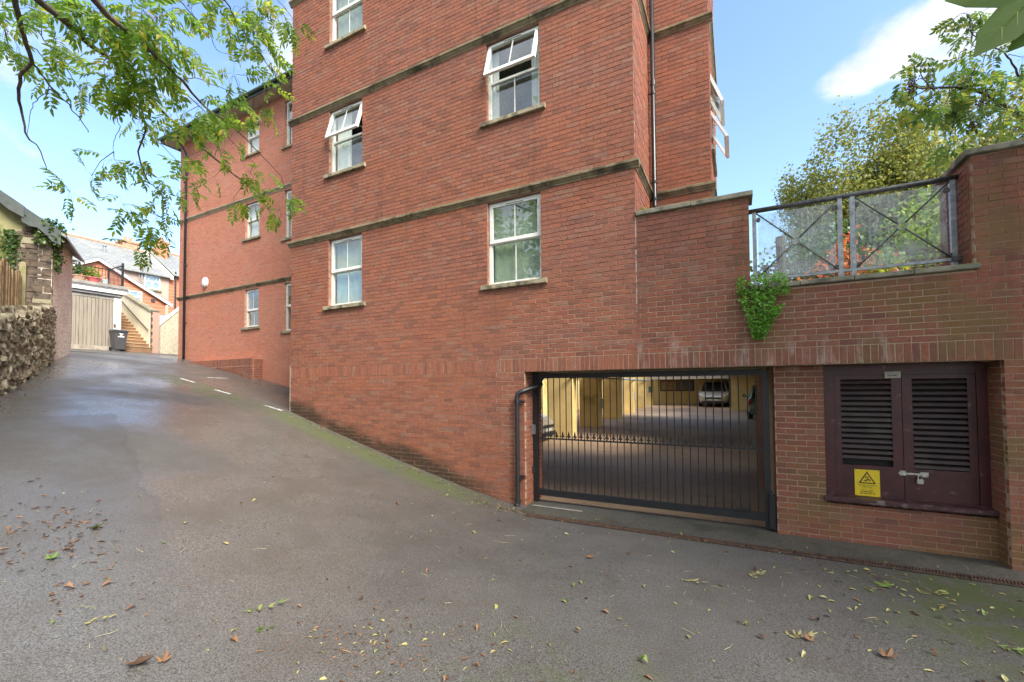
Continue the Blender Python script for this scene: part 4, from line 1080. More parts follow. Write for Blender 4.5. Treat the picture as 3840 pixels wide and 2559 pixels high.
window(wing, FW, *ww[0], split=.56, label='small window low on the wing'); window(wing, FW, *ww[1], curtain=[(.5,.9,'curtain')])
window(wing, FW, *ww[2], split=.5, bars=False, curtain=net); window(wing, FW, *ww[3], bars=False, curtain=net); window(wing, FW, *ww[4], bars=False, curtain=net); window(wing, FW, *ww[5], bars=False, curtain=net)
mb = MB(); mb.box(WX0-.46, WX1, YW-.40, YW+.1, ZE+.001, ZE+.03); mb.build('soffit', 'soffit', wing)
mb = MB(); mb.box(WX0-.50, WX1, YW-.44, YW-.401, ZE-.02, ZE+.13); mb.box(WX0-.50, WX0-.461, YW-.40, 16.4, ZE-.02, ZE+.13); mb.build('fascia', 'eaves_green', wing)
mb = MB(); mb.tube([(WX0-.54,YW-.49,ZE+.10),(WX1,YW-.49,ZE+.10)], .048, 10); mb.build('gutter', 'eaves_green', wing, smooth=True)
mb = MB(); mb.add([(WX0-.50,YW-.44,ZE+.14),(WX1,YW-.44,ZE+.14),(WX1,12.3,13.6),(WX0+3.1,12.3,13.6),(WX0-.50,16.5,ZE+.14),(WX1,16.5,ZE+.14)], [(0,1,2,3),(0,3,4),(3,2,5,4)]); mb.build('roof', 'roof_slate', wing)
pipe(wing, [(-17.72,YW-.42,ZE+.02),(-17.72,YW-.36,ZE-.15),(-17.72,YW-.12,ZE-.45),(-17.72,YW-.085,ZE-.6),(-17.72,YW-.085,3.02)], .04, (9.9, 8.5, 6.5, 4.4), toward=(0,1,0))
# oval bulkhead light
bk = thing('bulkhead_light', 'white oval bulkhead light on the wing above the lower stone band', 'light', (-16.48, YW-.05, 5.73))
mb = MB(); N = 20
for d, k in ((0.0,1.0),(-.055,1.0),(-.085,.86),(-.10,.5)):
    mb.v += [(-16.48+.135*k*math.cos(2*math.pi*i/N), YW-.007+d, 5.73+.175*k*math.sin(2*math.pi*i/N)) for i in range(N)]; mb.r += [0]*N
mb.f = [(j*N+i, j*N+(i+1) % N, (j+1)*N+(i+1) % N, (j+1)*N+i) for j in range(3) for i in range(N)] + [tuple(range(3*N,4*N))]
mb.build('lens', 'white_paint', bk, smooth=True)
# low brick plinth in front of the wing
plw = thing('low_brick_wall', 'low brick planter wall sinking into the slope at the foot of the wing', 'wall', (-15, 8.35, 2.6))
FPW = Frame((0, 8.23, 0), (1,0,0), (0,-1,0)); FPE = Frame((-13.28, 0, 0), (0,1,0), (1,0,0))
mb = MB(); mb.box(-17.2, -13.281, 8.231, 8.568, 1.9, 2.93); mb.build('core', 'mortar_wing', plw)
bmb = MB(); soldier_field(bmb, FPW, -17.2, -13.28, 2.715); brick_field(bmb, FPW, -17.2, -13.28, 1.9, 2.70, 2.70, [], off=.02)
brick_field(bmb, FPE, 8.29, 8.56, 1.9, 2.93, 2.70, [], off=.02); stuff(bmb.build('brickwork', 'brick_plain', plw))

# ------------------------------------------------------------------ rubble wall on the left of the lane
A0, A1 = Vector((-9.6, 1.80)), Vector((-15.34, 4.36))
rd = (A1-A0).normalized(); rn = Vector((-rd.y, rd.x)); rn = rn if rn.y > 0 else -rn      # faces the lane
rn = Vector((rd.y*-1, rd.x)); 
if rn.dot(Vector((0,1))) < 0: rn = -rn
rub = thing('rubble_wall', 'low rubble stone wall beside the lane under the wooden fence', 'wall', (-12.5, 3.0, 2.1))
LEN = (A1-A0).length
FRW = Frame((A0.x, A0.y, 0), (rd.x, rd.y, 0), (rn.x, rn.y, 0))
def rtop(s): return 3.02 + (4.02-3.02)*s/LEN
mb = MB(); N = 12
for i in range(N):
    s0, s1 = -4.2+(LEN+4.2)*i/N, -4.2+(LEN+4.2)*(i+1)/N
    vs = [FRW.P(s, h, d) for s in (s0, s1) for h, d in ((-.2,0),(rtop(s)-.06,0),(rtop(s)-.06,-.4),(-.2,-.4))]
    mb.add(vs, [(0,4,5,1),(1,5,6,2),(2,6,7,3),(0,1,2,3),(4,7,6,5)])
mb.build('core', 'rubble_core', rub)
mb = MB()
for i in range(8):
    s0, s1 = -4.2+(LEN+4.1)*i/8, -4.2+(LEN+4.1)*(i+1)/8
    mb.quad(FRW.P(s0,rtop(s0)-.12,-.38), FRW.P(s1,rtop(s1)-.12,-.38), FRW.P(s1,rtop(s1)+.1,-5), FRW.P(s0,rtop(s0)+.1,-5))
structure(mb.build('garden_bank', 'bark_dark'))
def stone_mesh(seed):
    rr = random.Random(seed); mb = MB()
    bm = bmesh.new(); bmesh.ops.create_cube(bm, size=1); bmesh.ops.subdivide_edges(bm, edges=bm.edges[:], cuts=1, use_grid_fill=True)
    for v in bm.verts:
        d = v.co.copy(); k = d.length
        v.co = d*(.90 if k > .8 else (.97 if k > .65 else 1.0)) + Vector([rr.uniform(-.10,.10) for _ in range(3)])
    me = bpy.data.meshes.new('stone'); bm.to_mesh(me); bm.free(); me.materials.append(M['rubble'])
    at = me.attributes.new('rnd','FLOAT','POINT'); return me
STONES = [stone_mesh(i) for i in range(10)]
# tint stones individually through object colour noise: a second stone material with warm or grey cast
def stone_obj(parent, fr, s, h, w, hh, d, me=None, rot=.12):
    me = me or random.choice(STONES)
    o = bpy.data.objects.new('stone', me); COL.objects.link(o)
    x, n = fr.a, fr.n
    base = Matrix(((x.x,-n.x,0,0),(x.y,-n.y,0,0),(x.z,-n.z,1,0),(0,0,0,1)))
    o.matrix_basis = Matrix.Translation(fr.P(s, h, d)) @ base @ Matrix.Rotation(random.gauss(0, rot), 4, 'Y') @ Matrix.Rotation(random.gauss(0, .15), 4, 'Z') @ Matrix.Diagonal((w, .22, hh, 1))
    adopt(o, parent); return o
count = 0; h = .1; spare = []
row = 0
while h < 4.1:
    rh = random.uniform(.075, .135); s = random.uniform(-.1, .1) - 4.1
    while s < LEN:
        w = random.uniform(.09, .24)
        p = FRW.P(s+w/2, 0, 0); gz = ground(p[0], p[1])
        if h+rh > gz-.05 and h+rh < rtop(s+w/2)+.02:
            spare.append((s+w/2, h+rh/2+random.uniform(-.015,.015), w*1.06, rh*random.uniform(1.02,1.28)))
        s += w
    h += rh*.97
s = -4.1
while s < LEN:
    w = random.uniform(.18, .42); spare.append((s+w/2, rtop(s+w/2)+.01, w*1.03, random.uniform(.12,.20))); s += w
spare.sort(key=lambda q: (Vector(FRW.P(q[0], q[1], 0))-CAMP).length if q[0] > 1.6 else 99)
smb = MB()
for k, q in enumerate(spare):
    if k < 300: stone_obj(rub, FRW, q[0], q[1], q[2], q[3], random.uniform(-.075,.01) if q[1] < rtop(q[0])-.03 else -.16)
    else:
        me = random.choice(STONES); o = len(smb.v)
        mt = Matrix.Translation(FRW.P(q[0], q[1], -.03)) @ Matrix(((rd.x,-rn.x,0,0),(rd.y,-rn.y,0,0),(0,0,1,0),(0,0,0,1))) @ Matrix.Diagonal((q[2],.22,q[3],1))
        smb.add([tuple(mt @ v.co) for v in me.vertices], [tuple(p.vertices) for p in me.polygons])
if smb.v: stuff(smb.build('stonework', 'rubble', rub))

# outbuilding: gable end towards the camera, pebble-dashed flank to the lane
CO = Vector((-15.36, 4.38)); od = Vector((-.905, .425)).normalized(); on = Vector((.425, .905)).normalized()
FL = Frame((CO.x, CO.y, 0), (-od.x, -od.y, 0), (on.x, on.y, 0))        # flank (a x z = n)
FE = Frame((CO.x, CO.y, 0), (on.x, on.y, 0), (-od.x, -od.y, 0))        # end wall, s negative = away from lane
ob_ = thing('outbuilding', 'pebble dashed outbuilding with dark stone quoins and ivy under a felt roof', 'building', (-16.5, 4.0, 2.7))
EV, PIT = 6.05, .74
LB = 2.62
mb = MB(); q = [(-LB,1.8),(0,1.8),(0,EV),(-LB,EV)]
mb.add([FL.P(s,h,0) for s,h in q]+[FL.P(s,h,-.25) for s,h in q], [(0,1,2,3),(0,4,5,1),(1,5,6,2),(2,6,7,3),(3,7,4,0),(7,6,5,4)]); mb.build('flank_wall', 'pebble_dash', ob_, fix=True)
mb = MB(); HW = 3.0
q = [(-.001,1.8),(-.001,EV-.02),(-HW,EV-.02+HW*PIT),(-2*HW,EV-.02),(-2*HW,1.8)]
mb.add([FE.P(s,h,-.06) for s,h in q]+[FE.P(s,h,-.3) for s,h in q], [(4,3,2,1,0),(5,6,7,8,9)]+[(i,(i+1) % 5,5+(i+1) % 5,5+i) for i in range(5)]); mb.build('gable_wall', 'render_mossy', ob_)
q = [(-.001,1.8),(-.001,EV-.02),(-HW,EV-.02+HW*PIT),(-2*HW,EV-.02),(-2*HW,1.8)]
mb = MB(); mb.add([FE.P(s,h,-LB) for s,h in q], [(0,1,2,3,4)]); mb.build('far_gable', 'pebble_dash', ob_)
# roof of bituminous felt over slates, with a lapped verge
mb = MB(); ov, vg = .26, .20; th = .07
for sgn in (1,):
    for th0 in (0,):
        e = [(ov, EV-ov*PIT), (-HW, EV+HW*PIT)]
        vs = []
        for L0 in (vg, -LB-.1):
            for s, hh in e: vs += [FE.P(s, hh, L0), FE.P(s, hh+th, L0)]
        mb.add(vs, [(1,3,7,5),(0,4,6,2),(0,1,5,4),(0,2,3,1),(4,5,7,6),(2,6,7,3)])
e = [(-HW, EV+HW*PIT), (-2*HW-ov, EV-ov*PIT)]
vs = []
for L0 in (vg, -LB-.1):
    for s, hh in e: vs += [FE.P(s, hh, L0), FE.P(s, hh+th, L0)]
mb.add(vs, [(1,3,7,5),(0,4,6,2),(0,1,5,4),(0,2,3,1),(4,5,7,6)])
mb.build('roof', 'slate_far', ob_, fix=True)
def felt_strip(s_a, s_b, drop, lift, name):
    mb = MB(); n = 5; vs = []; fs = []
    for i in range(n+1):
        s = s_a+(s_b-s_a)*i/n; hh = EV - s*PIT
        w = drop*(1+.18*math.sin(i*1.7))
        vs += [FE.P(s, hh+th+.012+lift, -.35), FE.P(s, hh+th+.014+lift, vg+.012+lift), FE.P(s, hh+th-w, vg+.02+lift+.008*math.sin(i*2.2))]
    for i in range(n): fs += [(3*i,3*i+3,3*i+4,3*i+1),(3*i+1,3*i+4,3*i+5,3*i+2)]
    mb.add(vs, fs); mb.build(name, 'felt', ob_, smooth=False)
felt_strip(.18, -.50, .34, 0, 'felt_flap'); felt_strip(-.46, -1.7, .26, .014, 'felt_flap')
# quoins
hq = 2.6; k = 0
while hq < EV-.12:
    bh = random.uniform(.09, .20); s = 0
    ws = [random.uniform(.20,.34), random.uniform(.18,.34)] if k % 2 else [random.uniform(.32,.46), random.uniform(.12,.22)]
    if k % 3 == 2: ws = [random.uniform(.14,.2), random.uniform(.2,.26), random.uniform(.16,.2)]
    for w in ws:
        if s + w > .66: w = .66 - s
        if w < .05: continue
        mb = MB(); m = 'quoin_stone' if random.random() < .93 else ('quoin_pale' if random.random() < .6 else 'red_tile')
        p0 = random.uniform(.0,.035); j = lambda: random.uniform(-.008,.008)
        q = [(-s-.004+j(),hq+j()),(-s-w+.006+j(),hq+j()),(-s-w+.006+j(),hq+bh-.012+j()),(-s-.004+j(),hq+bh-.012+j())]
        mb.add([FE.P(x,z,p0) for x,z in q]+[FE.P(x,z,-.12) for x,z in q], [(3,2,1,0),(1,5,4,0),(2,6,5,1),(3,7,6,2),(0,4,7,3)]); mb.build('stone', m, ob_)
        s += w
    hq += bh; k += 1
mb = MB(); q = [(0,2.3),(-.66,2.3),(-.66,EV-.1),(0,EV-.1)]
mb.add([FE.P(x,z,-.02) for x,z in q]+[FE.P(x,z,-.1) for x,z in q], [(3,2,1,0),(1,5,4,0),(2,6,5,1),(3,7,6,2),(0,4,7,3)]); mb.build('quoin_mortar', 'lime_putty', ob_)

# ivy and other leafy clumps -------------------------------------------------
def leaf_quad(mb, p, size, rnd, nrm=None, wide=.8, spread=1.0):
    n = Vector((random.gauss(0,1), random.gauss(0,1), random.gauss(0,1)))*spread + (nrm if nrm is not None else Vector((0,0,0)))
    n = n.normalized() if n.length > 1e-4 else Vector((0,0,1))
    u = n.orthogonal().normalized(); u.rotate(Matrix.Rotation(random.uniform(0,6.28), 3, n)); w = n.cross(u)
    a, b, c, d = p - u*size*.5, p + w*size*.5*wide - u*size*.05 + n*size*.08, p + u*size*.5, p - w*size*.5*wide - u*size*.05 + n*size*.08
    mb.add([tuple(a),tuple(b),tuple(c),tuple(d)], [(0,1,2),(0,2,3)], rnd)
ivy = thing('ivy', 'green ivy spilling over the outbuilding corner and verge', 'ivy', (-15.3, 4.4, 5.2))
mb = MB()
for _ in range(760):
    t = random.random()
    if t < .62: s, h = random.gauss(-.16,.14), 5.0 + 1.25*random.random()**.8; p = Vector(FL.P(s - .02, h, .03+abs(random.gauss(0,.07)))); nn = FL.n
    else: s, h = random.gauss(-.04,.13), 5.62 + .66*random.random(); p = Vector(FE.P(s, h, .05+abs(random.gauss(0,.10)))); nn = FE.n
    leaf_quad(mb, p, random.uniform(.055,.10), random.random(), nn*1.1)
mb.build('foliage', 'ivy_leaf', ivy)
ivy2 = thing('ivy', 'thin ivy hanging on the mossy gable beside the dark quoins', 'ivy', (-15.6, 3.6, 5.2))
mb = MB()
for _ in range(330):
    s, h = random.gauss(-.72,.10), 4.75+1.15*random.random()**.7
    leaf_quad(mb, Vector(FE.P(s, h, .0+abs(random.gauss(0,.05)))), random.uniform(.05,.09), random.random(), FE.n*1.2)
mb.build('foliage', 'ivy_leaf', ivy2)
mb = MB()
for i in range(5): mb.tube([FE.P(-.72+.05*i-.1,4.3,-.04),FE.P(-.70+.04*i-.06,5.0,.0),FE.P(-.66+.03*i,5.9,.01)], [.012,.009,.005], 5)
mb.build('stem', 'bark', ivy2)

# fence on top of the rubble wall
fen = thing('slatted_fence', 'split pale wooden fence panel on the rubble wall', 'fence', (-12, 2.85, 3.3))
def fp(s, h, d): return Vector(FRW.P(s, h, d))
ps = 4.40
pst = thing('fence_post', 'square timber post at the end of the slatted fence', 'post', tuple(fp(ps,3.5,-.15)))
mb = MB()
q = [(ps-.05,-.20),(ps+.05,-.20),(ps+.05,-.10),(ps-.05,-.10)]
mb.add([tuple(fp(s,3.55,d)) for s,d in q]+[tuple(fp(s,4.75,d)) for s,d in q]+[tuple(fp(ps,4.775,-.15))], [(0,1,5,4),(1,2,6,5),(2,3,7,6),(3,0,4,7),(4,5,8),(5,6,8),(6,7,8),(7,4,8)]); mb.build('shaft', 'wood_post', pst)
for i in range(58):
    s = ps-.14-.135*i
    t0, t1 = rtop(s)-.02, (4.44 if i < 14 else 4.44+.16*(s-(ps-.14-.135*14))) + .05*math.sin(i*.9) + random.uniform(-.05,.05)
    mb = MB(); d = -.15+random.uniform(-.008,.008); w = random.uniform(.030,.042)
    q = [(s-w,d-.012),(s+w,d-.012),(s+w,d+.012),(s-w,d+.012)]
    mb.add([tuple(fp(a,t0,b)) for a,b in q]+[tuple(fp(a+random.uniform(-.01,.01),t1,b)) for a,b in q], [(0,1,5,4),(1,2,6,5),(2,3,7,6),(3,0,4,7),(4,5,6,7)]); mb.build('pale', 'wood_pale', fen)
for z in (.22,.42,.62,.82):
    mb = MB()
    for i in range(27): 
        a, b2 = ps-.1-.28*i, ps-.1-.28*(i+1)
        mb.tube([tuple(fp(a,rtop(a)+z,-.172)),tuple(fp(b2,rtop(b2)+z,-.172))], .009, 5)
    mb.build('wire_rail', 'wood_dark', fen)

# ------------------------------------------------------------------ lock-up garage at the head of the lane
lk = thing('lockup_garage', 'cream rendered lock-up garage with grey boarded door and flat roof', 'garage', (-26.5, 8.4, 3.8))
GXF, GZ0 = -25.5, 3.70
mb = MB(); mb.box(GXF-4, GXF-.02, 6.2, 6.4, GZ0-.3, 6.3); mb.box(GXF-4, GXF-.02, 9.40, 9.60, GZ0-.3, 6.3); mb.box(GXF-4, GXF-3.8, 6.4, 9.4, GZ0-.3, 6.3); mb.build('wall', 'render_cream', lk)
mb = MB(); mb.box(GXF-.30, GXF, 9.335, 9.605, GZ0-.3, 6.26); mb.build('pilaster', 'render_white', lk)
mb = MB(); mb.box(GXF-.3, GXF-.01, 6.2, 9.334, 6.14, 6.30); mb.build('lintel', 'concrete', lk)
for i, z in enumerate((4.18, 4.52, 4.86)):
    MB().box(GXF+.002, GXF+.012, 9.34, 9.42, z, z+.17).build('quoin', 'quoin_stone', lk)
mb = MB(); mb.box(GXF-4.1, GXF+.16, 6.1, 9.74, 6.42, 6.60); mb.build('roof_slab', 'render_white', lk)
mb = MB(); mb.box(GXF-4.12, GXF+.19, 6.08, 9.77, 6.601, 6.66); mb.build('roof_edge', 'lead', lk)
mb = MB(); mb.box(GXF-4.1, GXF+.22, 6.06, 9.80, 6.661, 6.80); mb.build('parapet_kerb', 'concrete', lk)
mb = MB(); mb.box(GXF-.2, GXF+.08, 6.2, 9.62, 6.301, 6.419); mb.build('fascia_board', 'lead', lk)
y = 6.42; bi = 0
while y < 9.30:
    w = min(random.uniform(.105,.15), 9.31-y)
    mb = MB(); d = random.uniform(0,.012); mb.box(GXF-.07, GXF-.03+d, y+.007, y+w-.007, 3.80+random.uniform(0,.02), 6.135); mb.build('board', 'boards', lk)
    y += w
mb = MB(); mb.box(GXF-.025, GXF+.005, 6.42, 9.31, 3.79, 3.98); mb.build('bottom_rail', 'wood_grey', lk)
# railing on its roof
rl = thing('roof_railing', 'black iron railing round the lock-up garage roof terrace', 'railing', (-26.3, 9.2, 6.8))
mb = MB()
for (xa,ya),(xb,yb) in (((-27.0,6.2),(-27.0,9.66)),((-27.0,9.66),(-25.55,9.66))):
    for z in (6.92, 7.82): mb.tube([(xa,ya,z),(xb,yb,z)], .026, 6)
mb.build('rail', 'black_iron', rl)
for x, y in ((-25.55,9.66),(-27.0,9.66),(-27.0,8.6),(-27.0,7.4)):
    mb = MB(); mb.box(x-.035,x+.035,y-.035,y+.035,6.80,7.94); mb.build('post', 'black_iron', rl)
for i in range(26):
    y = 6.3+.13*i
    mb = MB(); mb.tube([(-27.0,y,6.92),(-27.0,y,7.92)], .013, 5); mb.build('bar', 'black_iron', rl)
for i in range(10):
    x = -26.9+.135*i
    mb = MB(); mb.tube([(x,9.66,6.92),(x,9.66,7.90)], .013, 5); mb.build('bar', 'black_iron', rl)
def leafy(name, label, cat, c, rad, n, size, m, stem=None, group=None, squash=1.0, part='foliage'):
    t = thing(name, label, cat, (c[0], c[1], c[2]-rad*squash), group); mb = MB()
    for _ in range(n):
        v = Vector((random.gauss(0,1),random.gauss(0,1),random.gauss(0,1))).normalized()*rad*random.random()**.45
        leaf_quad(mb, Vector(c)+Vector((v.x,v.y,v.z*squash)), size*random.uniform(.7,1.3), random.random(), v.normalized()*.4 if v.length>0 else None)
    o = mb.build(part, m, t)
    return t
def pot(name, label, c, r0, r1, h, m, cat='pot'):
    t = thing(name, label, cat, c); mb = MB()
    mb.tube([(c[0],c[1],c[2]),(c[0],c[1],c[2]+h*.85),(c[0],c[1],c[2]+h*.86),(c[0],c[1],c[2]+h)], [r0,r1,r1*1.1,r1*1.1], 14); mb.build('body', m, t, smooth=False)
    MB().tube([(c[0],c[1],c[2]+h),(c[0],c[1],c[2]+h+.005)], r1*.95, 12).build('soil', 'bark_dark', t); return t
pot('planter', 'pale clay planter on the lock-up garage roof', (-25.75,8.22,6.80), .17, .22, .26, 'pot_clay')
leafy('potted_shrub', 'dark leafy shrub in the clay planter on the garage roof', 'plant', (-25.75,8.20,7.30), .30, 260, .09, 'ivy_leaf')
pot('red_pot', 'red flower pot on the edge of the lock-up garage roof', (-25.62,8.66,6.80), .15, .23, .24, 'pot_red')
leafy('potted_fern', 'bright yellow green potted plant behind the red pot', 'plant', (-25.72,8.62,7.25), .33, 300, .09, 'shrub_green')
wc = thing('watering_can', 'grey watering can standing on the garage roof beside the red pot', 'watering can', (-25.65,9.02,6.80))
mb = MB(); mb.tube([(-25.65,9.05,6.80),(-25.65,9.05,7.02),(-25.65,9.05,7.06)], [.12,.115,.06], 14); mb.build('body', 'can_grey', wc)
mb = MB(); mb.tube([(-25.65,8.96,6.86),(-25.65,8.80,7.08)], [.022,.018], 8); mb.tube([(-25.65,8.80,7.08),(-25.65,8.78,7.10)], [.018,.05], 8); mb.build('spout', 'can_grey', wc)
mb = MB(); mb.tube([(-25.65,9.05+.10*math.cos(a),7.04+.13*math.sin(a)) for a in [math.pi*k/8 for k in range(9)]], .012, 6); mb.build('handle', 'can_grey', wc)

# steps between the garage and the flank wall
stp = thing('steps', 'brick steps climbing between the lock-up garage and the cream wall', 'steps', (-25.4, 10.1, 3.8))
for i in range(13):
    xf = -25.05 - .265*i; z1 = 3.86 + .176*(i+1)
    mb = MB(); mb.box(xf-.30, xf, 9.61, 10.62, z1-.5, z1-.04); mb.build('riser', 'step_brick', stp)
    mb = MB(); mb.box(xf-.30, xf+.025, 9.61, 10.62, z1-.039, z1); mb.build('tread', 'step_edge', stp)
fk = thing('flank_wall', 'cream rendered wall with sloping coping beside the steps', 'wall', (-26.5, 10.7, 3.8))
pf = [(-25.28,3.5),(-25.28,5.78),(-28.6,7.14),(-28.6,3.5)]
mb = MB(); mb.add([(x,10.63,z) for x,z in pf]+[(x,10.86,z) for x,z in pf], [(3,2,1,0),(4,5,6,7),(0,1,5,4),(1,2,6,5),(2,3,7,6)]); mb.build('wall', 'render_cream', fk, fix=True)
mb = MB(); cp = [(-25.22,5.78),(-25.22,5.86),(-28.6,7.22),(-28.6,7.141)]
mb.add([(x,10.58,z) for x,z in cp]+[(x,10.90,z) for x,z in cp], [(3,2,1,0),(4,5,6,7),(0,1,5,4),(1,2,6,5),(2,3,7,6)]); mb.build('coping', 'quoin_pale', fk, fix=True)
mb = MB(); mb.tube([(-25.3,10.57,4.86),(-27.8,10.57,6.4),(-28.4,10.57,6.75)], .022, 8)
for x, z in ((-25.5,4.98),(-26.7,5.72)): mb.tube([(x,10.57,z),(x,10.63,z-.05)], .012, 6)
mb.build('handrail', 'black_iron', fk)
pil = thing('brick_pier', 'narrow brick pier with toothed stone quoins at the end of the cream wall', 'pier', (-25.2, 10.8, 3.8))
MB().box(-25.42,-25.12,10.66,10.96,3.5,5.80).build('shaft', 'brick_far', pil)
MB().box(-25.45,-25.09,10.63,10.99,5.801,5.86).build('cap', 'coping', pil)
for i in range(6): MB().box(-25.14,-25.108,10.60,10.68,3.95+.34*i,4.12+.34*i).build('quoin', 'quoin_stone', pil)
dw = thing('dashed_wall', 'cream pebble dashed wall with a white sloping coping beside the brick pier', 'wall', (-25.3, 12, 3.7))
pf = [(10.965,3.4),(10.965,5.06),(13.4,7.7),(13.4,3.4)]
mb = MB(); mb.add([(-25.30,y,z) for y,z in pf]+[(-25.52,y,z) for y,z in pf], [(0,3,2,1),(4,5,6,7),(0,1,5,4),(1,2,6,5),(2,3,7,6)]); mb.build('wall', 'pebble_dash_cream', dw, fix=True)
cp = [(10.962,5.061),(10.962,5.16),(13.4,7.81),(13.4,7.701)]
mb = MB(); mb.add([(-25.26,y,z) for y,z in cp]+[(-25.56,y,z) for y,z in cp], [(0,3,2,1),(4,5,6,7),(0,1,5,4),(1,2,6,5),(2,3,7,6)]); mb.build('coping', 'render_white', dw, fix=True)
# wheelie bin
bn = thing('wheelie_bin', 'dark grey wheelie bin at the foot of the steps', 'bin', (-24.85, 9.28, 3.74))
def binp(x, y, z): return (-24.85+x, 9.28+y, 3.755+z)
mb = MB(); vs = []
for z, hx, hy in ((.06,.20,.17),(.80,.27,.235),(.83,.29,.25),(.88,.29,.25)): vs += [binp(hx,-hy,z),binp(hx,hy,z),binp(-hx,hy,z),binp(-hx,-hy,z)]
mb.add(vs, [(i*4+k,i*4+(k+1) % 4,(i+1)*4+(k+1) % 4,(i+1)*4+k) for i in range(3) for k in range(4)]+[(3,2,1,0)]); mb.build('body', 'bin_grey', bn, fix=True)
mb = MB(); mb.add([binp(.32,-.26,.885),binp(.32,.26,.885),binp(-.31,.26,.885),binp(-.31,-.26,.885),binp(.26,-.20,.945),binp(.26,.20,.945),binp(-.29,.22,.965),binp(-.29,-.22,.965)], [(0,1,5,4),(1,2,6,5),(2,3,7,6),(3,0,4,7),(4,5,6,7),(3,2,1,0)]); mb.build('lid', 'bin_grey', bn, fix=True)
for s in (-1,1):
    mb = MB(); mb.tube([binp(-.20,s*.18,.09),binp(-.20,s*.235,.09)], .09, 14); mb.build('wheel', 'tyre', bn)
mb = MB(); mb.tube([binp(-.33,-.20,.90),binp(-.36,-.18,.92),binp(-.36,.18,.92),binp(-.33,.20,.90)], .014, 6); mb.build('handle', 'bin_grey', bn)
mb = MB(); d = .262
mb.add([binp(.247,-.115,.60),binp(.247,.115,.60),binp(.250,.115,.65),binp(.250,-.115,.65)], [(0,1,2,3)]); mb.add([binp(.254,-.035,.665),binp(.254,.035,.665),binp(.257,.04,.715),binp(.257,-.04,.715)], [(0,1,2,3)]); mb.add([binp(.259,-.05,.735),binp(.259,.06,.725),binp(.261,.085,.76),binp(.261,-.085,.78)], [(0,1,2,3)])
mb.v = [(x+.012,y,z) for x,y,z in mb.v]; mb.build('white_marking', 'white_paint', bn)

# ------------------------------------------------------------------ terrace houses beyond
RX = -36.0
hs = thing('terrace_house', 'red brick terrace house with long slate roof and clay ridge tiles', 'house', (RX-3, 11, 4))
MB().box(RX-7, RX, 2.0, 16.24, 3.0, 10.05).build('wall', 'brick_far', hs)
def gable_roof(parent, y0, y1, ze, zr, depth=3.6, m='slate_far'):
    mb = MB(); x0, xr, x1 = RX+.28, RX-depth, RX-2*depth-.28
    k = (zr-ze)/depth
    for a, za, b, zb_ in ((x0, ze-.28*k, xr, zr), (xr, zr, x1, ze-.28*k)):
        vs = [(a,y0,za),(b,y0,zb_),(b,y1,zb_),(a,y1,za)]; vs += [(x,y,z+.06) for x,y,z in vs]
        mb.add(vs, [(0,3,2,1),(4,5,6,7),(0,1,5,4),(1,2,6,5),(2,3,7,6),(3,0,4,7)])
    return mb.build('roof', m, parent, fix=True)
rf = gable_roof(hs, 2.0, 16.22, 10.10, 12.33)
mb = MB()
for i in range(46):
    y = 2.1 + .31*i; mb.tube([(RX-3.6,y,12.40),(RX-3.6,y+.295,12.42)], [.11,.12], 8); mb.tube([(RX-3.6,y+.14,12.48),(RX-3.6,y+.14,12.58)], [.05,.03], 6)
stuff(mb.build('ridge_tiles', 'ridge_clay', rf))
mb = MB(); mb.tube([(RX+.02,16.10,9.9),(RX-3.6,16.10,12.5)], .001, 4)
mb = MB(); mb.prism([(-.10,-.02),(.10,-.02),(.10,.20),(-.10,.20)], (RX+.3,16.30,9.88), (RX-3.6,16.30,12.36), Vector((1,0,0)), UP, Vector((0,1,0))); mb.build('verge', 'render_white', hs, fix=True)
def sash_window(parent, y0, y1, z0, z1, x):
    mb = MB(); f = .07
    for a,b,c,d in ((y0,y0+f,z0,z1),(y1-f,y1,z0,z1),(y0+f,y1-f,z1-f,z1),(y0+f,y1-f,z0,z0+f),(y0+f,y1-f,(z0+z1)/2-.035,(z0+z1)/2+.035),((y0+y1)/2-.03,(y0+y1)/2+.03,z0+f,(z0+z1)/2-.036),(y0+f+.16,y0+f+.19,(z0+z1)/2+.036,z1-f),(y1-f-.19,y1-f-.16,(z0+z1)/2+.036,z1-f)): mb.box(x,x+.05,a,b,c,d)
    w = mb.build('window', 'render_white', parent)
    MB().box(x+.012,x+.02,y0+.04,y1-.04,z0+.04,z1-.04).build('pane', 'house_glass', w)
    MB().box(x+.003,x+.008,y0+.02,y1-.02,z0+.02,z1-.02).build('blind', 'house_blind', w)
    MB().box(x,x+.10,y0-.08,y1+.08,z0-.12,z0-.002).build('sill', 'quoin_pale', w)
sash_window(hs, 14.78, 15.70, 8.98, 9.98, RX+.002)
sash_window(hs, 10.7, 11.35, 8.98, 9.86, RX+.002)
mb = MB(); mb.tube([(RX+.1,2.0,10.02),(RX+.1,16.2,10.02)], .06, 8); mb.build('gutter', 'black_plastic', hs)
mb = MB(); mb.tube([(RX+.09,14.62,10.5),(RX+.09,14.62,7.4)], .055, 8); mb.tube([(RX+.09,14.47,10.0),(RX+.09,14.47,7.4)], .04, 8); mb.build('downpipe', 'lead', hs)
mb = MB(); mb.tube([(RX-2.0,13.35,11.2),(RX-2.0,13.35,11.75)], .09, 8); mb.tube([(RX-2.0,13.35,11.75),(RX-2.0,13.35,11.83)], .13, 8); mb.build('roof_vent', 'lead', hs)
h2 = thing('terrace_house', 'farther red brick terrace house with brick chimney stack beside the wing', 'house', (RX-3, 20, 4))
MB().box(RX-7, RX-.02, 16.26, 27, 3.0, 10.3).build('wall', 'brick_far', h2)
rf2 = gable_roof(h2, 16.42, 27, 10.34, 12.62)
mb = MB()
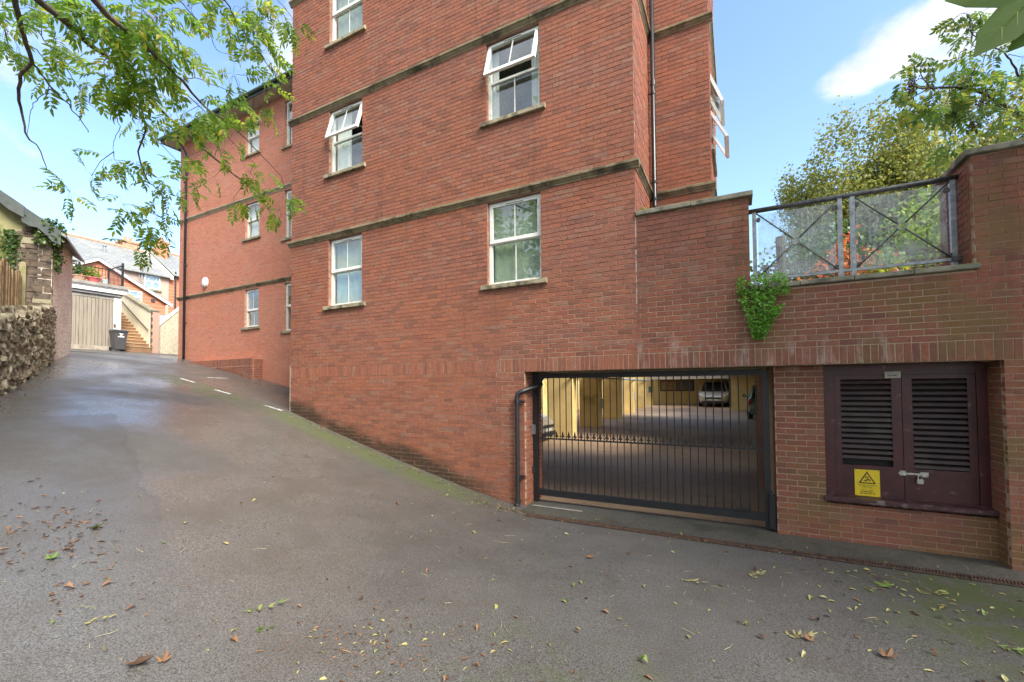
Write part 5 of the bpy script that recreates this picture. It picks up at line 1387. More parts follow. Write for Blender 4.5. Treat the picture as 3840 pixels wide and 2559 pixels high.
for i in range(30):
    y = 16.5 + .31*i; mb.tube([(RX-3.6,y,12.69),(RX-3.6,y+.295,12.71)], [.11,.12], 8)
stuff(mb.build('ridge_tiles', 'ridge_clay', rf2))
def chimney(parent, x, y, z0, z1, wx, wy, pots):
    mb = MB(); mb.box(x-wx,x+wx,y-wy,y+wy,z0,z1); mb.box(x-wx-.06,x+wx+.06,y-wy-.06,y+wy+.06,z1+.001,z1+.16); o = mb.build('chimney', 'ridge_clay' if pots > 1 else 'brick_far', parent)
    for i in range(pots):
        yy = y + (i-(pots-1)/2)*.3; mb = MB(); mb.tube([(x,yy,z1+.16),(x,yy,z1+.50),(x,yy,z1+.52)], [.13,.10,.125], 12); mb.build('chimney_pot', 'ridge_clay', o)
chimney(h2, RX-2.9, 17.0, 11.4, 13.1, .4, .34, 1)
chimney(h2, RX-4.0, 15.4, 11.9, 12.8, .5, .5, 2)
mb = MB(); mb.tube([(RX+.09,16.62,10.5),(RX+.09,16.62,6.5)], .05, 8); mb.build('downpipe', 'black_plastic', h2)
# gabled rear extension with white bargeboards
GEX = -34.0
ge = thing('gabled_extension', 'brick rear extension with white bargeboards in front of the terrace houses', 'house', (GEX-1, 12.5, 4))
pf = [(8.2,3.4),(8.2,7.95),(11.62,9.82),(15.15,7.82),(15.15,3.4)]
mb = MB(); mb.add([(GEX,y,z) for y,z in pf]+[(RX+.01,y,z) for y,z in pf], [(0,4,3,2,1)]+[(i,(i+1) % 5,5+(i+1) % 5,5+i) for i in range(5)]); mb.build('wall', 'brick_far', ge, fix=True)
for a, b2 in (((11.62,9.84),(15.45,7.67)),((11.62,9.84),(7.9,7.78))):
    mb = MB(); n = 1
    d = Vector((b2[0]-a[0], b2[1]-a[1])); nn = Vector((-d.y, d.x)).normalized(); nn = nn if nn.y > 0 else -nn
    q = [(a[0],a[1]-.10),(b2[0],b2[1]-.10),(b2[0]+nn.x*.12,b2[1]+nn.y*.12),(a[0],a[1]+.13)]
    mb.add([(GEX+.22,y,z) for y,z in q]+[(GEX+.10,y,z) for y,z in q], [(0,1,2,3),(7,6,5,4),(0,4,5,1),(1,5,6,2),(2,6,7,3),(3,7,4,0)]); mb.build('bargeboard', 'render_white', ge, fix=True)
    q2 = [(GEX+.24,a[0],a[1]+.14),(GEX+.24,b2[0],b2[1]+.14),(RX+.05,b2[0],b2[1]+.14),(RX+.05,a[0],a[1]+.14)]
    mb = MB(); mb.add(q2+[(x,y,z-.05) for x,y,z in q2], [(0,1,2,3),(7,6,5,4),(0,4,5,1),(1,5,6,2),(2,6,7,3),(3,7,4,0)]); mb.build('roof', 'slate_far', ge, fix=True)
sash_window(ge, 12.95, 13.85, 7.50, 8.30, GEX+.002)
mb = MB(); mb.box(GEX+.002,GEX+.06,14.35,14.55,7.75,7.95); mb.build('vent', 'vent_dark', ge)
gsh = thing('lean_to', 'grey slated lean-to roof behind the dashed wall', 'shed', (-30, 13, 4))
mb = MB(); mb.add([(-28.5,11.3,5.2),(-28.5,14.5,5.2),(-31.5,14.5,6.6),(-31.5,11.3,6.6)], [(0,1,2,3)]); o = mb.build('roof', 'lead', gsh)
MB().box(-31.5,-28.6,11.35,14.5,3.6,5.15).build('wall', 'brick_far', gsh)
# ------------------------------------------------------------------ vegetation: limb paths and leaf clusters in metres
ASH_LIMBS = [["A",[[-5.605,1.38,5.661],[-5.927,1.549,5.754],[-6.1,1.796,5.802],[-6.386,2.097,5.855],[-6.664,2.4,5.98],[-7.153,2.934,6.032],[-7.48,3.441,6.013],[-7.659,3.8,5.966],[-7.768,4.426,5.761],[-7.712,4.798,5.611],[-7.629,4.962,5.34]],0.055,0.008],["B",[[-6.732,1.564,6.375],[-6.99,1.658,6.296],[-7.229,1.764,6.175],[-7.574,1.929,6.008],[-7.829,1.914,5.882],[-8.134,1.987,5.711],[-8.254,2.041,5.607],[-8.347,2.113,5.365],[-8.366,2.219,5.29],[-8.394,2.325,5.029]],0.045,0.006],["B2",[[-7.574,1.929,6.008],[-7.744,2.067,5.994],[-7.896,2.215,5.935],[-7.98,2.399,5.862],[-7.999,2.506,5.747],[-8.005,2.621,5.591]],0.018,0.006],["B3",[[-7.462,1.871,6.108],[-7.492,1.968,6.126],[-7.632,2.123,6.055],[-7.772,2.279,5.945]],0.011,0.004],["B4",[[-7.179,1.789,6.193],[-7.346,1.926,6.263],[-7.592,2.137,6.261],[-7.781,2.382,6.122],[-8.006,2.606,6.037],[-8.145,2.759,6.028],[-8.084,2.904,6.018]],0.01,0.003],["B5",[[-7.896,2.215,5.935],[-8.192,2.177,5.886],[-8.435,2.167,5.777],[-8.491,2.15,5.424]],0.008,0.004],["C",[[-5.042,1.561,5.578],[-5.178,1.716,5.571],[-5.398,1.938,5.629],[-5.579,2.18,5.726],[-5.819,2.505,5.769],[-6.167,2.884,5.898],[-6.563,3.353,5.957],[-6.776,3.805,6.007],[-6.941,4.284,5.936],[-7.009,4.82,5.698]],0.045,0.006],["C2",[[-5.579,2.18,5.726],[-5.588,2.281,5.93],[-5.693,2.444,6.189],[-5.798,2.718,6.474]],0.012,0.004],["C3",[[-6.167,2.884,5.898],[-6.22,3.076,6.06],[-6.499,3.488,6.3],[-6.591,3.886,6.452],[-6.664,4.291,6.667]],0.009,0.003],["C4",[[-5.819,2.505,5.769],[-6.3,2.929,5.864],[-6.672,3.41,5.952],[-7.088,3.983,5.957],[-7.313,4.545,5.878]],0.012,0.004],["D",[[-7.028,2.773,6.051],[-7.235,2.895,5.92],[-7.541,3.08,5.739],[-7.874,3.14,5.542],[-8.154,3.34,5.323],[-8.257,3.515,5.236],[-8.283,3.617,5.148],[-8.5,3.74,4.854],[-8.72,3.746,4.616]],0.022,0.005],["D2",[[-7.141,2.495,5.871],[-7.451,2.676,5.769],[-7.616,2.818,5.679],[-7.806,2.836,5.566],[-8.083,2.92,5.514]],0.009,0.003],["D3",[[-7.542,3.081,5.691],[-7.663,3.357,5.668],[-7.923,3.675,5.627],[-8.059,3.837,5.406]],0.008,0.003],["E",[[-5.809,3.143,7.121],[-5.988,3.389,7.085],[-6.133,3.653,7.064],[-6.219,3.949,6.967],[-6.402,4.307,6.91],[-6.473,4.497,6.838]],0.016,0.004],["E2",[[-5.589,2.488,6.483],[-5.856,2.797,6.61],[-6.056,3.142,6.658],[-6.28,3.364,6.656],[-6.364,3.654,6.805]],0.01,0.003],["F",[[-8.109,1.742,6.756],[-8.302,1.869,6.701],[-8.554,1.966,6.651],[-8.676,2.02,6.51]],0.016,0.004],["G",[[-5.925,3.85,7.759],[-5.992,4.152,7.784],[-6.131,4.418,7.814]],0.009,0.003]]
ASH_CLUSTERS = [[-8.523,1.978,6.76,0.218,14],[-8.842,2.042,6.632,0.169,9],[-8.113,1.851,6.802,0.145,6],[-7.726,2.172,6.507,0.158,12],[-7.87,2.324,6.493,0.12,5],[-7.393,1.893,6.537,0.156,9],[-6.942,1.906,6.36,0.131,8],[-6.156,1.873,6.008,0.13,12],[-5.858,1.918,5.902,0.127,12],[-5.836,2.041,5.901,0.173,16],[-5.528,2.089,5.882,0.169,16],[-5.616,2.262,6.089,0.159,12],[-5.694,2.445,6.116,0.184,14],[-5.866,2.475,5.957,0.188,14],[-5.909,2.672,6.114,0.176,12],[-6.03,2.168,5.855,0.126,8],[-6.118,2.348,5.846,0.15,10],[-6.645,2.304,5.75,0.195,15],[-7.346,2.388,5.915,0.158,9],[-6.438,2.412,5.709,0.195,16],[-6.108,2.469,5.731,0.191,15],[-6.566,2.464,5.562,0.119,7],[-6.352,2.571,5.659,0.129,8],[-6.235,2.737,5.869,0.142,7],[-6.142,2.996,6.304,0.147,8],[-5.901,2.663,6.543,0.156,10],[-6.04,2.921,6.784,0.155,9],[-6.068,3.124,7.022,0.15,9],[-6.086,3.337,7.13,0.166,10],[-6.068,3.565,7.326,0.183,12],[-6.206,3.934,7.65,0.22,13],[-6.129,4.193,7.822,0.214,11],[-6.219,4.481,7.925,0.197,8],[-6.147,3.754,7.169,0.225,13],[-6.336,3.997,7.094,0.198,11],[-6.373,4.205,7.043,0.166,7],[-6.594,3.765,6.677,0.171,9],[-6.214,3.389,6.97,0.146,6],[-6.615,4.312,6.825,0.158,5],[-8.07,2.231,6.168,0.12,6],[-7.952,2.519,6.107,0.118,6],[-6.386,3.223,5.849,0.233,16],[-6.677,3.187,5.803,0.191,11],[-6.805,3.568,5.887,0.192,10],[-7.087,3.198,5.886,0.116,5],[-7.623,3.034,5.881,0.136,6],[-7.51,3.205,5.869,0.12,5],[-6.667,3.741,6.239,0.183,8],[-6.856,4.2,6.432,0.158,7],[-6.739,4.368,6.601,0.12,4],[-8.327,3.021,5.475,0.173,9],[-8.286,3.266,5.502,0.204,12],[-8.771,2.91,5.28,0.151,7],[-9.202,2.807,5.076,0.172,9],[-7.978,3.864,5.865,0.162,7],[-8.072,3.938,5.563,0.151,6],[-8.199,3.881,5.29,0.178,8],[-7.576,4.18,5.997,0.199,11],[-7.943,4.227,5.63,0.127,5],[-7.49,4.57,5.759,0.221,11],[-7.955,4.565,5.422,0.132,5],[-7.769,4.775,5.404,0.126,5],[-7.603,4.976,5.325,0.165,7],[-7.095,5.007,5.502,0.205,11],[-7.39,5.087,5.263,0.135,5],[-8.729,3.279,4.977,0.21,11],[-8.592,3.355,4.818,0.099,4],[-8.163,3.562,5.288,0.197,10],[-8.238,3.644,5.041,0.153,7],[-8.621,3.677,4.855,0.192,9],[-8.744,3.733,4.644,0.167,7],[-9.142,3.646,4.457,0.183,9],[-8.916,3.761,4.484,0.12,4]]
ROWAN_LIMBS = [[[[4.086,8.977,5.508],[3.538,8.353,5.59],[3.112,7.905,5.684],[2.718,7.477,5.698],[2.422,7.212,5.658],[2.156,6.964,5.592],[1.898,6.721,5.538]],0.03,0.006],[[[4.096,8.966,5.988],[3.547,8.343,6.074],[3.392,8.147,6.169],[3.242,7.954,6.258],[2.845,7.523,6.291],[2.639,7.301,6.391]],0.018,0.004],[[[3.538,8.353,5.59],[3.435,8.305,5.438],[3.278,8.117,5.272]],0.012,0.005],[[[2.718,7.477,5.698],[2.553,7.398,5.48],[2.478,7.37,5.158]],0.01,0.004],[[[2.156,6.964,5.592],[2.071,6.914,5.792],[2.151,6.952,5.891]],0.007,0.003],[[[2.156,6.964,5.592],[1.988,6.881,5.481],[1.843,6.809,5.408]],0.008,0.003]]
ROWAN_CLUSTERS = [[1.953,7.105,5.958,0.11,7],[2.092,7.231,5.792,0.077,5],[2.202,7.09,5.939,0.077,5],[1.855,6.925,5.473,0.123,10],[1.992,7.047,5.397,0.129,11],[2.205,7.294,5.647,0.123,10],[2.391,7.292,5.691,0.116,9],[2.391,7.25,5.483,0.129,9],[2.577,7.34,5.686,0.11,9],[2.546,7.38,5.42,0.116,9],[2.664,7.346,5.403,0.09,6],[2.87,7.634,5.746,0.116,9],[2.963,7.587,5.699,0.09,7],[2.895,7.734,6.016,0.097,7],[2.765,7.649,6.602,0.123,8],[2.763,7.607,6.382,0.097,6],[2.698,7.608,6.801,0.103,7],[2.76,7.611,6.197,0.116,9],[2.627,7.358,5.916,0.071,4],[2.925,7.555,6.099,0.097,7],[3.091,7.601,5.81,0.077,5],[3.192,7.756,5.623,0.123,10],[3.036,7.538,5.374,0.09,6],[3.071,7.751,5.339,0.09,6],[3.242,7.794,5.233,0.103,8],[2.594,7.607,5.142,0.11,9],[2.432,7.479,5.027,0.09,7],[3.331,7.859,6.16,0.071,4],[2.801,7.378,6.593,0.103,6],[3.343,7.935,5.481,0.077,5]]
ROWAN_BERRIES = [[1.927,6.792,5.547],[1.948,6.745,5.598],[2.683,7.362,5.193],[2.806,7.479,5.28],[2.75,7.388,5.478]]

def leaflet(mb, base, d, n, L, w, rnd, curl=.12):
    """one folded lance-shaped leaflet from base along d, face normal n"""
    s = d.cross(n).normalized()
    b, t = base, base + d*L - n*L*curl
    m1, m2 = base + d*L*.36 + s*w/2 + n*w*.22, base + d*L*.36 - s*w/2 + n*w*.22
    k1, k2 = base + d*L*.72 + s*w*.36 - n*(L*curl*.4 - w*.15), base + d*L*.72 - s*w*.36 - n*(L*curl*.4 - w*.15)
    c = base + d*L*.40
    o = [tuple(b),tuple(m1),tuple(k1),tuple(t),tuple(k2),tuple(m2),tuple(c)]
    mb.add(o, [(0,1,6),(1,2,6),(2,3,6),(3,4,6),(4,5,6),(5,0,6)], rnd)
def compound_leaf(seed, L=.25, pairs=5, lw=.024, ll=.085, var=.25, miss=0.0):
    rr = random.Random(seed); mb = MB()
    X_, Y_, Z_ = Vector((1,0,0)), Vector((0,1,0)), Vector((0,0,1))
    pts = [Vector((L*t, 0, -.16*L*t*t)) for t in (0,.25,.5,.75,1)]
    mb.tube([tuple(p) for p in pts], [.0022,.002,.0016,.0013,.001], 3, .2, cap=False)
    def at(t): return Vector((L*t, 0, -.16*L*t*t))
    r0 = rr.random()*.35
    for k in range(pairs):
        t = .30 + .62*k/(pairs-1) if pairs > 1 else .5
        for s in (-1,1):
            if rr.random() < miss: continue
            if miss: t = min(.98, max(.15, t + rr.uniform(-.08,.08)))
            d = (X_*rr.uniform(.45 if not miss else -.1,.8 if not miss else 1.3) + Y_*s + Z_*rr.uniform(-.45,.05)).normalized()
            n = (Z_ + Y_*s*rr.uniform(-.2,.4) + X_*rr.uniform(-.3,.3)).normalized()
            leaflet(mb, at(t), d, n, ll*rr.uniform(1-var,1.1), lw*rr.uniform(.85,1.15), (r0+rr.random()*.4) % 1, rr.uniform(.05,.3))
    leaflet(mb, at(1), (X_+Z_*-.3).normalized(), Z_, ll, lw, r0, .15)
    return mb
def basis(d, roll=0.0):
    d = d.normalized(); z = UP - d*d.z
    z = z.normalized() if z.length > .05 else d.orthogonal().normalized()
    y = z.cross(d)
    return Matrix(((d.x,y.x,z.x,0),(d.y,y.y,z.y,0),(d.z,y.z,z.z,0),(0,0,0,1))) @ Matrix.Rotation(roll, 4, 'X')
def leafy_limbs(tree, limbs, clusters, lm, protos, bark, n_single, droop=-.55, scale=1.0, dens=1.25):
    wood = []
    allp = []
    for pts, r0, r1 in limbs:
        pts = [Vector(p) for p in pts]; sm = []
        for i in range(len(pts)-1):
            p0, p1, p2, p3 = pts[max(i-1,0)], pts[i], pts[i+1], pts[min(i+2,len(pts)-1)]
            for k in range(4):
                t = k/4; sm.append(.5*((2*p1)+(p2-p0)*t+(2*p0-5*p1+4*p2-p3)*t*t+(3*p1-p0-3*p2+p3)*t**3))
        sm.append(pts[-1]); n = len(sm)
        sm = [p + Vector([random.gauss(0,.006) for _ in range(3)]) for p in sm]
        mb = MB(); mb.tube([tuple(p) for p in sm], [r0+(r1-r0)*i/(n-1) for i in range(n)], 8); mb.build('branch', bark, tree, smooth=True)
        allp += sm
    tw = MB(); leaves = []
    for x, y, z, r, n in clusters:
        c = Vector((x,y,z)); near = min(allp, key=lambda p: (p-c).length_squared)
        mid = (near+c)/2 + Vector([random.gauss(0,.03) for _ in range(3)]) + Vector((0,0,.03))
        tw.tube([tuple(near),tuple(mid),tuple(c)], [.006,.0045,.003], 5, cap=False)
        for _ in range(max(2, int(n*dens))):
            v = Vector([random.gauss(0,1) for _ in range(3)]).normalized()*r*random.random()**.5
            b = c + v*.75
            d = (v.normalized()*.8 + Vector((random.gauss(0,.35), random.gauss(0,.35), droop+random.gauss(0,.35)))).normalized()
            b0 = c + v*.15
            tw.tube([tuple(b0),tuple((b0+b)/2+Vector((0,0,.01))),tuple(b)], [.0026,.002,.0016], 3, cap=False)
            leaves.append((b, d))
    stuff(tw.build('twigs', bark, tree))
    leaves.sort(key=lambda q: (q[0]-CAMP).length)
    metas = []
    for p in protos:
        me = p.mesh('leaf'); me.materials.append(M[lm]); metas.append(me)
    rest = MB()
    for i, (b, d) in enumerate(leaves):
        k = random.randrange(len(protos)); s = random.uniform(.78,1.15)*scale
        mt = Matrix.Translation(b) @ basis(d, random.gauss(0,.7)) @ Matrix.Scale(s, 4)
        if i < n_single:
            o = bpy.data.objects.new('leaf', metas[k]); COL.objects.link(o); o.matrix_basis = mt; adopt(o, tree)
        else:
            off = random.random(); n0 = len(rest.v)
            rest.v.extend([tuple(mt @ Vector(v)) for v in protos[k].v]); rest.r.extend([(r+off) % 1 for r in protos[k].r])
            rest.f.extend([tuple(j+n0 for j in f) for f in protos[k].f])
    if rest.v: stuff(rest.build('foliage', lm, tree))
# the ash overhanging the lane; its trunk stands just outside the picture, left of the camera
ash = thing('ash_tree', 'ash tree whose leafy boughs hang over the lane at upper left', 'tree', (-4.5,-1.7,.2))
mb = MB(); mb.tube([(-4.5,-1.7,-.2),(-4.5,-1.7,.3),(-4.55,-1.62,2.0),(-4.6,-1.5,4.0),(-4.75,-1.3,6.2),(-4.7,-1.5,8.5),(-4.6,-1.9,11)], [.42,.30,.26,.22,.17,.12,.05], 14); mb.build('trunk', 'bark', ash, smooth=True)
mb = MB()
for k, p in (('A',(-5.605,1.38,5.661)),('C',(-5.042,1.561,5.578)),('B',(-6.732,1.564,6.375))):
    q = Vector(p); a = Vector((-4.62,-1.45,4.6 if k != 'B' else 5.2))
    mb.tube([tuple(a),tuple(a.lerp(q,.35)+Vector((-.1,0,.35))),tuple(a.lerp(q,.7)+Vector((-.05,0,.38))),tuple(q)], [.10,.075,.055,.038], 10)
for l in ASH_LIMBS:
    if l[0] in ('E','E2','F','G'):
        q = Vector(l[1][0]); mb.tube([(-4.7,-1.4,6.4),tuple(Vector((-4.7,-1.4,6.4)).lerp(q,.5)+Vector((0,0,.6))),tuple(q)], [.06,.04,l[2]], 7)
mb.build('bough', 'bark', ash, smooth=True)
leafy_limbs(ash, [(l[1], l[2]*.68, l[3]*.8) for l in ASH_LIMBS], ASH_CLUSTERS, 'ash_leaf', [compound_leaf(i, .26, 5, .034, .092) for i in range(7)], 'bark', 240, scale=1.12, dens=.78)
# rowan on the terrace at the right
row_ = thing('rowan_tree', 'rowan tree with feathery leaves and dark red berries above the right pillar', 'tree', (4.6,8.3,3.19))
mb = MB(); mb.tube([(4.6,8.35,3.1),(4.55,8.3,3.8),(4.4,8.2,4.6),(4.15,8.1,5.2)], [.10,.08,.06,.045], 10)
for l in ROWAN_LIMBS[:2]:
    q = Vector(l[0][0]); mb.tube([(4.2,8.12,5.1),tuple(Vector((4.2,8.12,5.1)).lerp(q,.5)+Vector((0,0,.1))),tuple(q)], [.045,.038,l[1]], 8)
mb.build('trunk', 'bark', row_, smooth=True)
leafy_limbs(row_, [tuple(l) for l in ROWAN_LIMBS], ROWAN_CLUSTERS, 'rowan_leaf', [compound_leaf(40+i, .22, 5, .036, .075) for i in range(6)], 'bark_dark', 110, droop=-.35, scale=1.1, dens=.8)
bs = bmesh.new(); bmesh.ops.create_icosphere(bs, subdivisions=1, radius=.0095); bsv = [v.co.copy() for v in bs.verts]; bsf = [tuple(v.index for v in f.verts) for f in bs.faces]; bs.free()
for c in ROWAN_BERRIES:
    c = Vector(c); mb = MB()
    for _ in range(34):
        p = c + Vector((random.gauss(0,.035), random.gauss(0,.035), random.gauss(-.02,.03)))
        mb.add([tuple(p+v) for v in bsv], bsf)
    mb.tube([tuple(c+Vector((0,0,.09))),tuple(c)], .003, 4); stuff(mb.build('berry_cluster', 'berry', row_, smooth=True))

# sycamore out of frame on the right, set there to shade the garage wall; one of its leaves hangs into the upper right corner
def maple_leaf(mb, c, ux, uy, nz, r, rnd, droop=.25, lobes=(1.0,.82,.55)):
    """five-lobed blade: ux towards the middle tip"""
    pts = []
    for ang, k in ((-150,.30),(-118,lobes[2]),(-100,.36),(-72,lobes[2]*1.1),(-58,lobes[1]),(-46,lobes[1]*.78),(-30,.46),(-16,lobes[0]*.72),(0,lobes[0]),(16,lobes[0]*.72),(30,.46),(46,lobes[1]*.78),(58,lobes[1]),(72,lobes[2]*1.1),(100,.36),(118,lobes[2]),(150,.30)):
        a = R(ang); q = c + (ux*math.cos(a) + uy*math.sin(a))*r*k - nz*r*droop*k*k + nz*(.05*r*math.cos(6*a))
        pts.append(tuple(q))
    n = len(pts); mb.add([tuple(c)]+pts, [(0,i+1,i+2) for i in range(n-1)], rnd)
syc = thing('sycamore_tree', 'sycamore with one broad green leaf drooping into the upper right corner', 'tree', (7.6,2.6,0))
mb = MB(); mb.tube([(7.6,2.6,-.1),(7.6,2.6,.4),(7.55,2.62,2.5),(7.5,2.7,5.0),(7.7,2.8,8.0),(7.8,3.0,12)], [.45,.34,.30,.24,.15,.05], 14); mb.build('trunk', 'bark', syc, smooth=True)
mb = MB(); mb.tube([(7.5,2.68,4.6),(5.2,2.2,4.9),(2.6,1.55,4.0),(.90,1.34,3.12),(.66,1.38,2.90)], [.09,.055,.026,.006,.003], 8); mb.build('bough', 'bark', syc, smooth=True)
mb = MB(); cl = Vector((.640,1.370,2.875)); ux = (Vector((.505,1.362,2.742))-cl).normalized(); tocam = (CAMP-cl).normalized(); nz = (tocam - ux*tocam.dot(ux)).normalized(); nz = (nz*.8+Vector((.1,0,.5))).normalized(); nz = (nz-ux*nz.dot(ux)).normalized(); uy = nz.cross(ux)
maple_leaf(mb, cl, ux, uy, nz, .20, .3, .10, (.98,.9,.7)); mb.build('leaf', 'big_leaf', syc, smooth=True)
mb = MB(); c2 = Vector((.70,1.36,2.84)); u2 = (Vector((.555,1.375,2.735))-c2).normalized(); n2 = (nz - u2*nz.dot(u2)).normalized()
maple_leaf(mb, c2, u2, n2.cross(u2), n2, .18, .8, .16, (.95,.8,.5)); mb.build('leaf', 'big_leaf', syc, smooth=True)

for cc, uu, vv, nn, rr_ in ((cl, ux, uy, nz, .20), (c2, u2, n2.cross(u2), n2, .18)):
    mb = MB()
    for ang, k in ((-118,.5),(-58,.8),(0,.92),(58,.8),(118,.5)):
        a = R(ang); d = uu*math.cos(a) + vv*math.sin(a)
        pts = [cc + d*rr_*k*t - nn*rr_*.10*k*k*t*t + nn*.003 for t in (0,.35,.7,1)]
        mb.tube([tuple(q) for q in pts], [.0016,.0012,.0008,.0004], 4)
        for s_ in (-1,1):
            for t in (.3,.5,.7):
                b_ = cc + d*rr_*k*t + nn*.002; e_ = b_ + (d*.8 + (uu*-math.sin(a)+vv*math.cos(a))*s_*.7)*rr_*.16
                mb.tube([tuple(b_),tuple(e_)], [.0007,.0003], 3)
    mb.build('vein', 'shrub_green', syc)
def crown(tree, centres, per, rad, size, m, up=.0, name='crown'):
    mb = MB()
    for c, k in centres:
        c = Vector(c)
        for _ in range(int(per*k)):
            v = Vector((random.gauss(0,1),random.gauss(0,1),random.gauss(0,1)))*rad*.55*k**.3
            v.z = v.z*(1+up) + up*rad*.5*random.random()
            leaf_quad(mb, c+v, size*random.uniform(.6,1.35), random.random())
    stuff(mb.build(name, m, tree)); 
def ell_centres(c, r, n, shell=.55, seed=1, low=-1.0, wob=.22):
    rr = random.Random(seed); out = []
    while len(out) < n:
        v = Vector((rr.gauss(0,1),rr.gauss(0,1),rr.gauss(0,1))).normalized()
        if v.z < low: continue
        k = shell + (1-shell)*rr.random()
        w = 1 + wob*mnoise.noise((v*2.3+Vector((seed,0,0))))
        out.append((Vector(c)+Vector((v.x*r[0],v.y*r[1],v.z*r[2]))*k*w, rr.uniform(.5,1.4)))
    return out
def trunk_limbs(tree, base, top, r0, targets, m='bark'):
    mb = MB(); base, top = Vector(base), Vector(top)
    mb.tube([tuple(base-Vector((0,0,.2))),tuple(base+Vector((0,0,.3))),tuple(base.lerp(top,.5)+Vector((.08,.05,0))),tuple(top)], [r0*1.4,r0,r0*.8,r0*.5], 12); mb.build('trunk', m, tree, smooth=True)
    mb = MB()
    for q in targets:
        a = base.lerp(top, random.uniform(.45,1)); q = Vector(q)
        mb.tube([tuple(a),tuple(a.lerp(q,.5)+Vector((0,0,.3))),tuple(q)], [r0*.35,r0*.2,r0*.05], 6)
    mb.build('limbs', m, tree, smooth=True)
# birch beyond the balustrade
bi = thing('birch_tree', 'bushy yellowing birch rising beyond the glass balustrade', 'tree', (6.2,23.2,3.19))
cs = ell_centres((6.9,23.4,8.2), (4.9,4.0,4.0), 210, .45, 3, -.85, .12)
# upright shoots along the upper left outline
rr = random.Random(5)
for i in range(34):
    a = R(rr.uniform(40,165)); k = rr.uniform(.92,1.08)
    q_ = Vector((6.9+4.8*k*math.cos(a), 22.4+rr.uniform(-1,1), 8.2+4.0*k*math.sin(a)))
    for z_ in range(4): cs.append((q_+Vector((0,0,.35*z_)), .12/(1+.3*z_)))
ctr = Vector((6.9,23.4,8.0)); trunk_limbs(bi, (6.2,23.2,3.19), (6.6,23.3,9.5), .18, [ctr.lerp(c,.7) for c, k in cs[::8]])
crown(bi, [(ctr.lerp(c,.86), k) for c, k in cs[:205]], 150, .85, .19, 'birch_leaf', .2, 'inner_crown')
crown(bi, cs, 620, .74, .115, 'birch_leaf', .45)
# garden behind the balustrade
rs = thing('red_shrub', 'copper red leaved shrub behind the middle of the balustrade', 'shrub', (2.05,11.0,3.19))
mb = MB()
for _ in range(760):
    t = random.random(); x = random.gauss(0,.42)
    p = Vector((2.05+x, 11.0+random.gauss(0,.3), 3.35+1.75*random.random()*(1-abs(x)*.6)))
    leaf_quad(mb, p, random.uniform(.09,.17), random.random(), None, .55)
mb.build('foliage', 'shrub_red', rs)
mb = MB()
for _ in range(9): x, y = random.gauss(0,.3), random.gauss(0,.2); mb.tube([(2.05,11.0,3.19),(2.05+x*.6,11.0+y*.5,4.0),(2.05+x,11+y,4.9)], [.02,.013,.005], 5)
mb.build('stem', 'bark_dark', rs)
def shrub(label, c, r, n, size, m, sq=1.0):
    t = leafy('shrub', label, 'shrub', c, r, n, size, m, squash=sq)
    mb = MB()
    for _ in range(6): mb.tube([(c[0],c[1],3.15),(c[0]+random.gauss(0,.2)*r,c[1]+random.gauss(0,.2)*r,(3.15+c[2])/2),(c[0]+random.gauss(0,.4)*r,c[1]+random.gauss(0,.4)*r,c[2]+r*.3*sq)], [.03,.02,.006], 5)
    mb.build('stem', 'bark_dark', t)
shrub('bright green shrub behind the right glass panel', (4.6,14.6,5.6), 1.25, 1700, .13, 'shrub_green', 1.15)
shrub('lime green shrub low beside the copper shrub', (2.75,11.4,4.35), .42, 260, .11, 'shrub_green')
shrub('grey green bush at the left end of the balustrade', (.75,13.6,4.5), .85, 700, .10, 'ivy_leaf', 1.4)
shrub('mid green laurel behind the copper shrub', (2.5,15.5,5.3), 1.5, 1700, .15, 'ivy_leaf', 1.1)
shrub('yellow green bush filling the lattice of the trellis', (3.6,13.4,4.0), .95, 1100, .13, 'shrub_green', .9)
shrub('pale hedge bush by the terrace trellis', (6.2,14.0,5.0), 1.2, 1200, .13, 'shrub_green', 1.2)
tr = thing('trellis_fence', 'dark square lattice trellis fence behind the right glass panel', 'fence', (3.2,12.3,3.19))
for i in range(27):
    x = .75+.145*i; MB().box(x-.019,x+.019,12.28,12.30,3.20,4.86).build('slat', 'wood_dark', tr)
for i in range(11):
    z = 3.34+.145*i; MB().box(.70,4.62,12.301,12.322,z-.019,z+.019).build('slat', 'wood_dark', tr)
MB().box(.66,4.66,12.27,12.33,4.861,4.91).build('top_rail', 'wood_dark', tr)
for x in (.68, 2.66, 4.64): MB().box(x-.05,x+.05,12.331,12.42,3.15,4.95).build('post', 'wood_dark', tr)
gp = thing('timber_post', 'dark rough timber post behind the left glass panel', 'post', (.86,10.4,3.19))
mb = MB(); mb.tube([(.86,10.4,3.15),(.87,10.4,4.2),(.855,10.41,5.02)], [.10,.09,.085], 9); mb.build('shaft', 'wood_dark', gp)
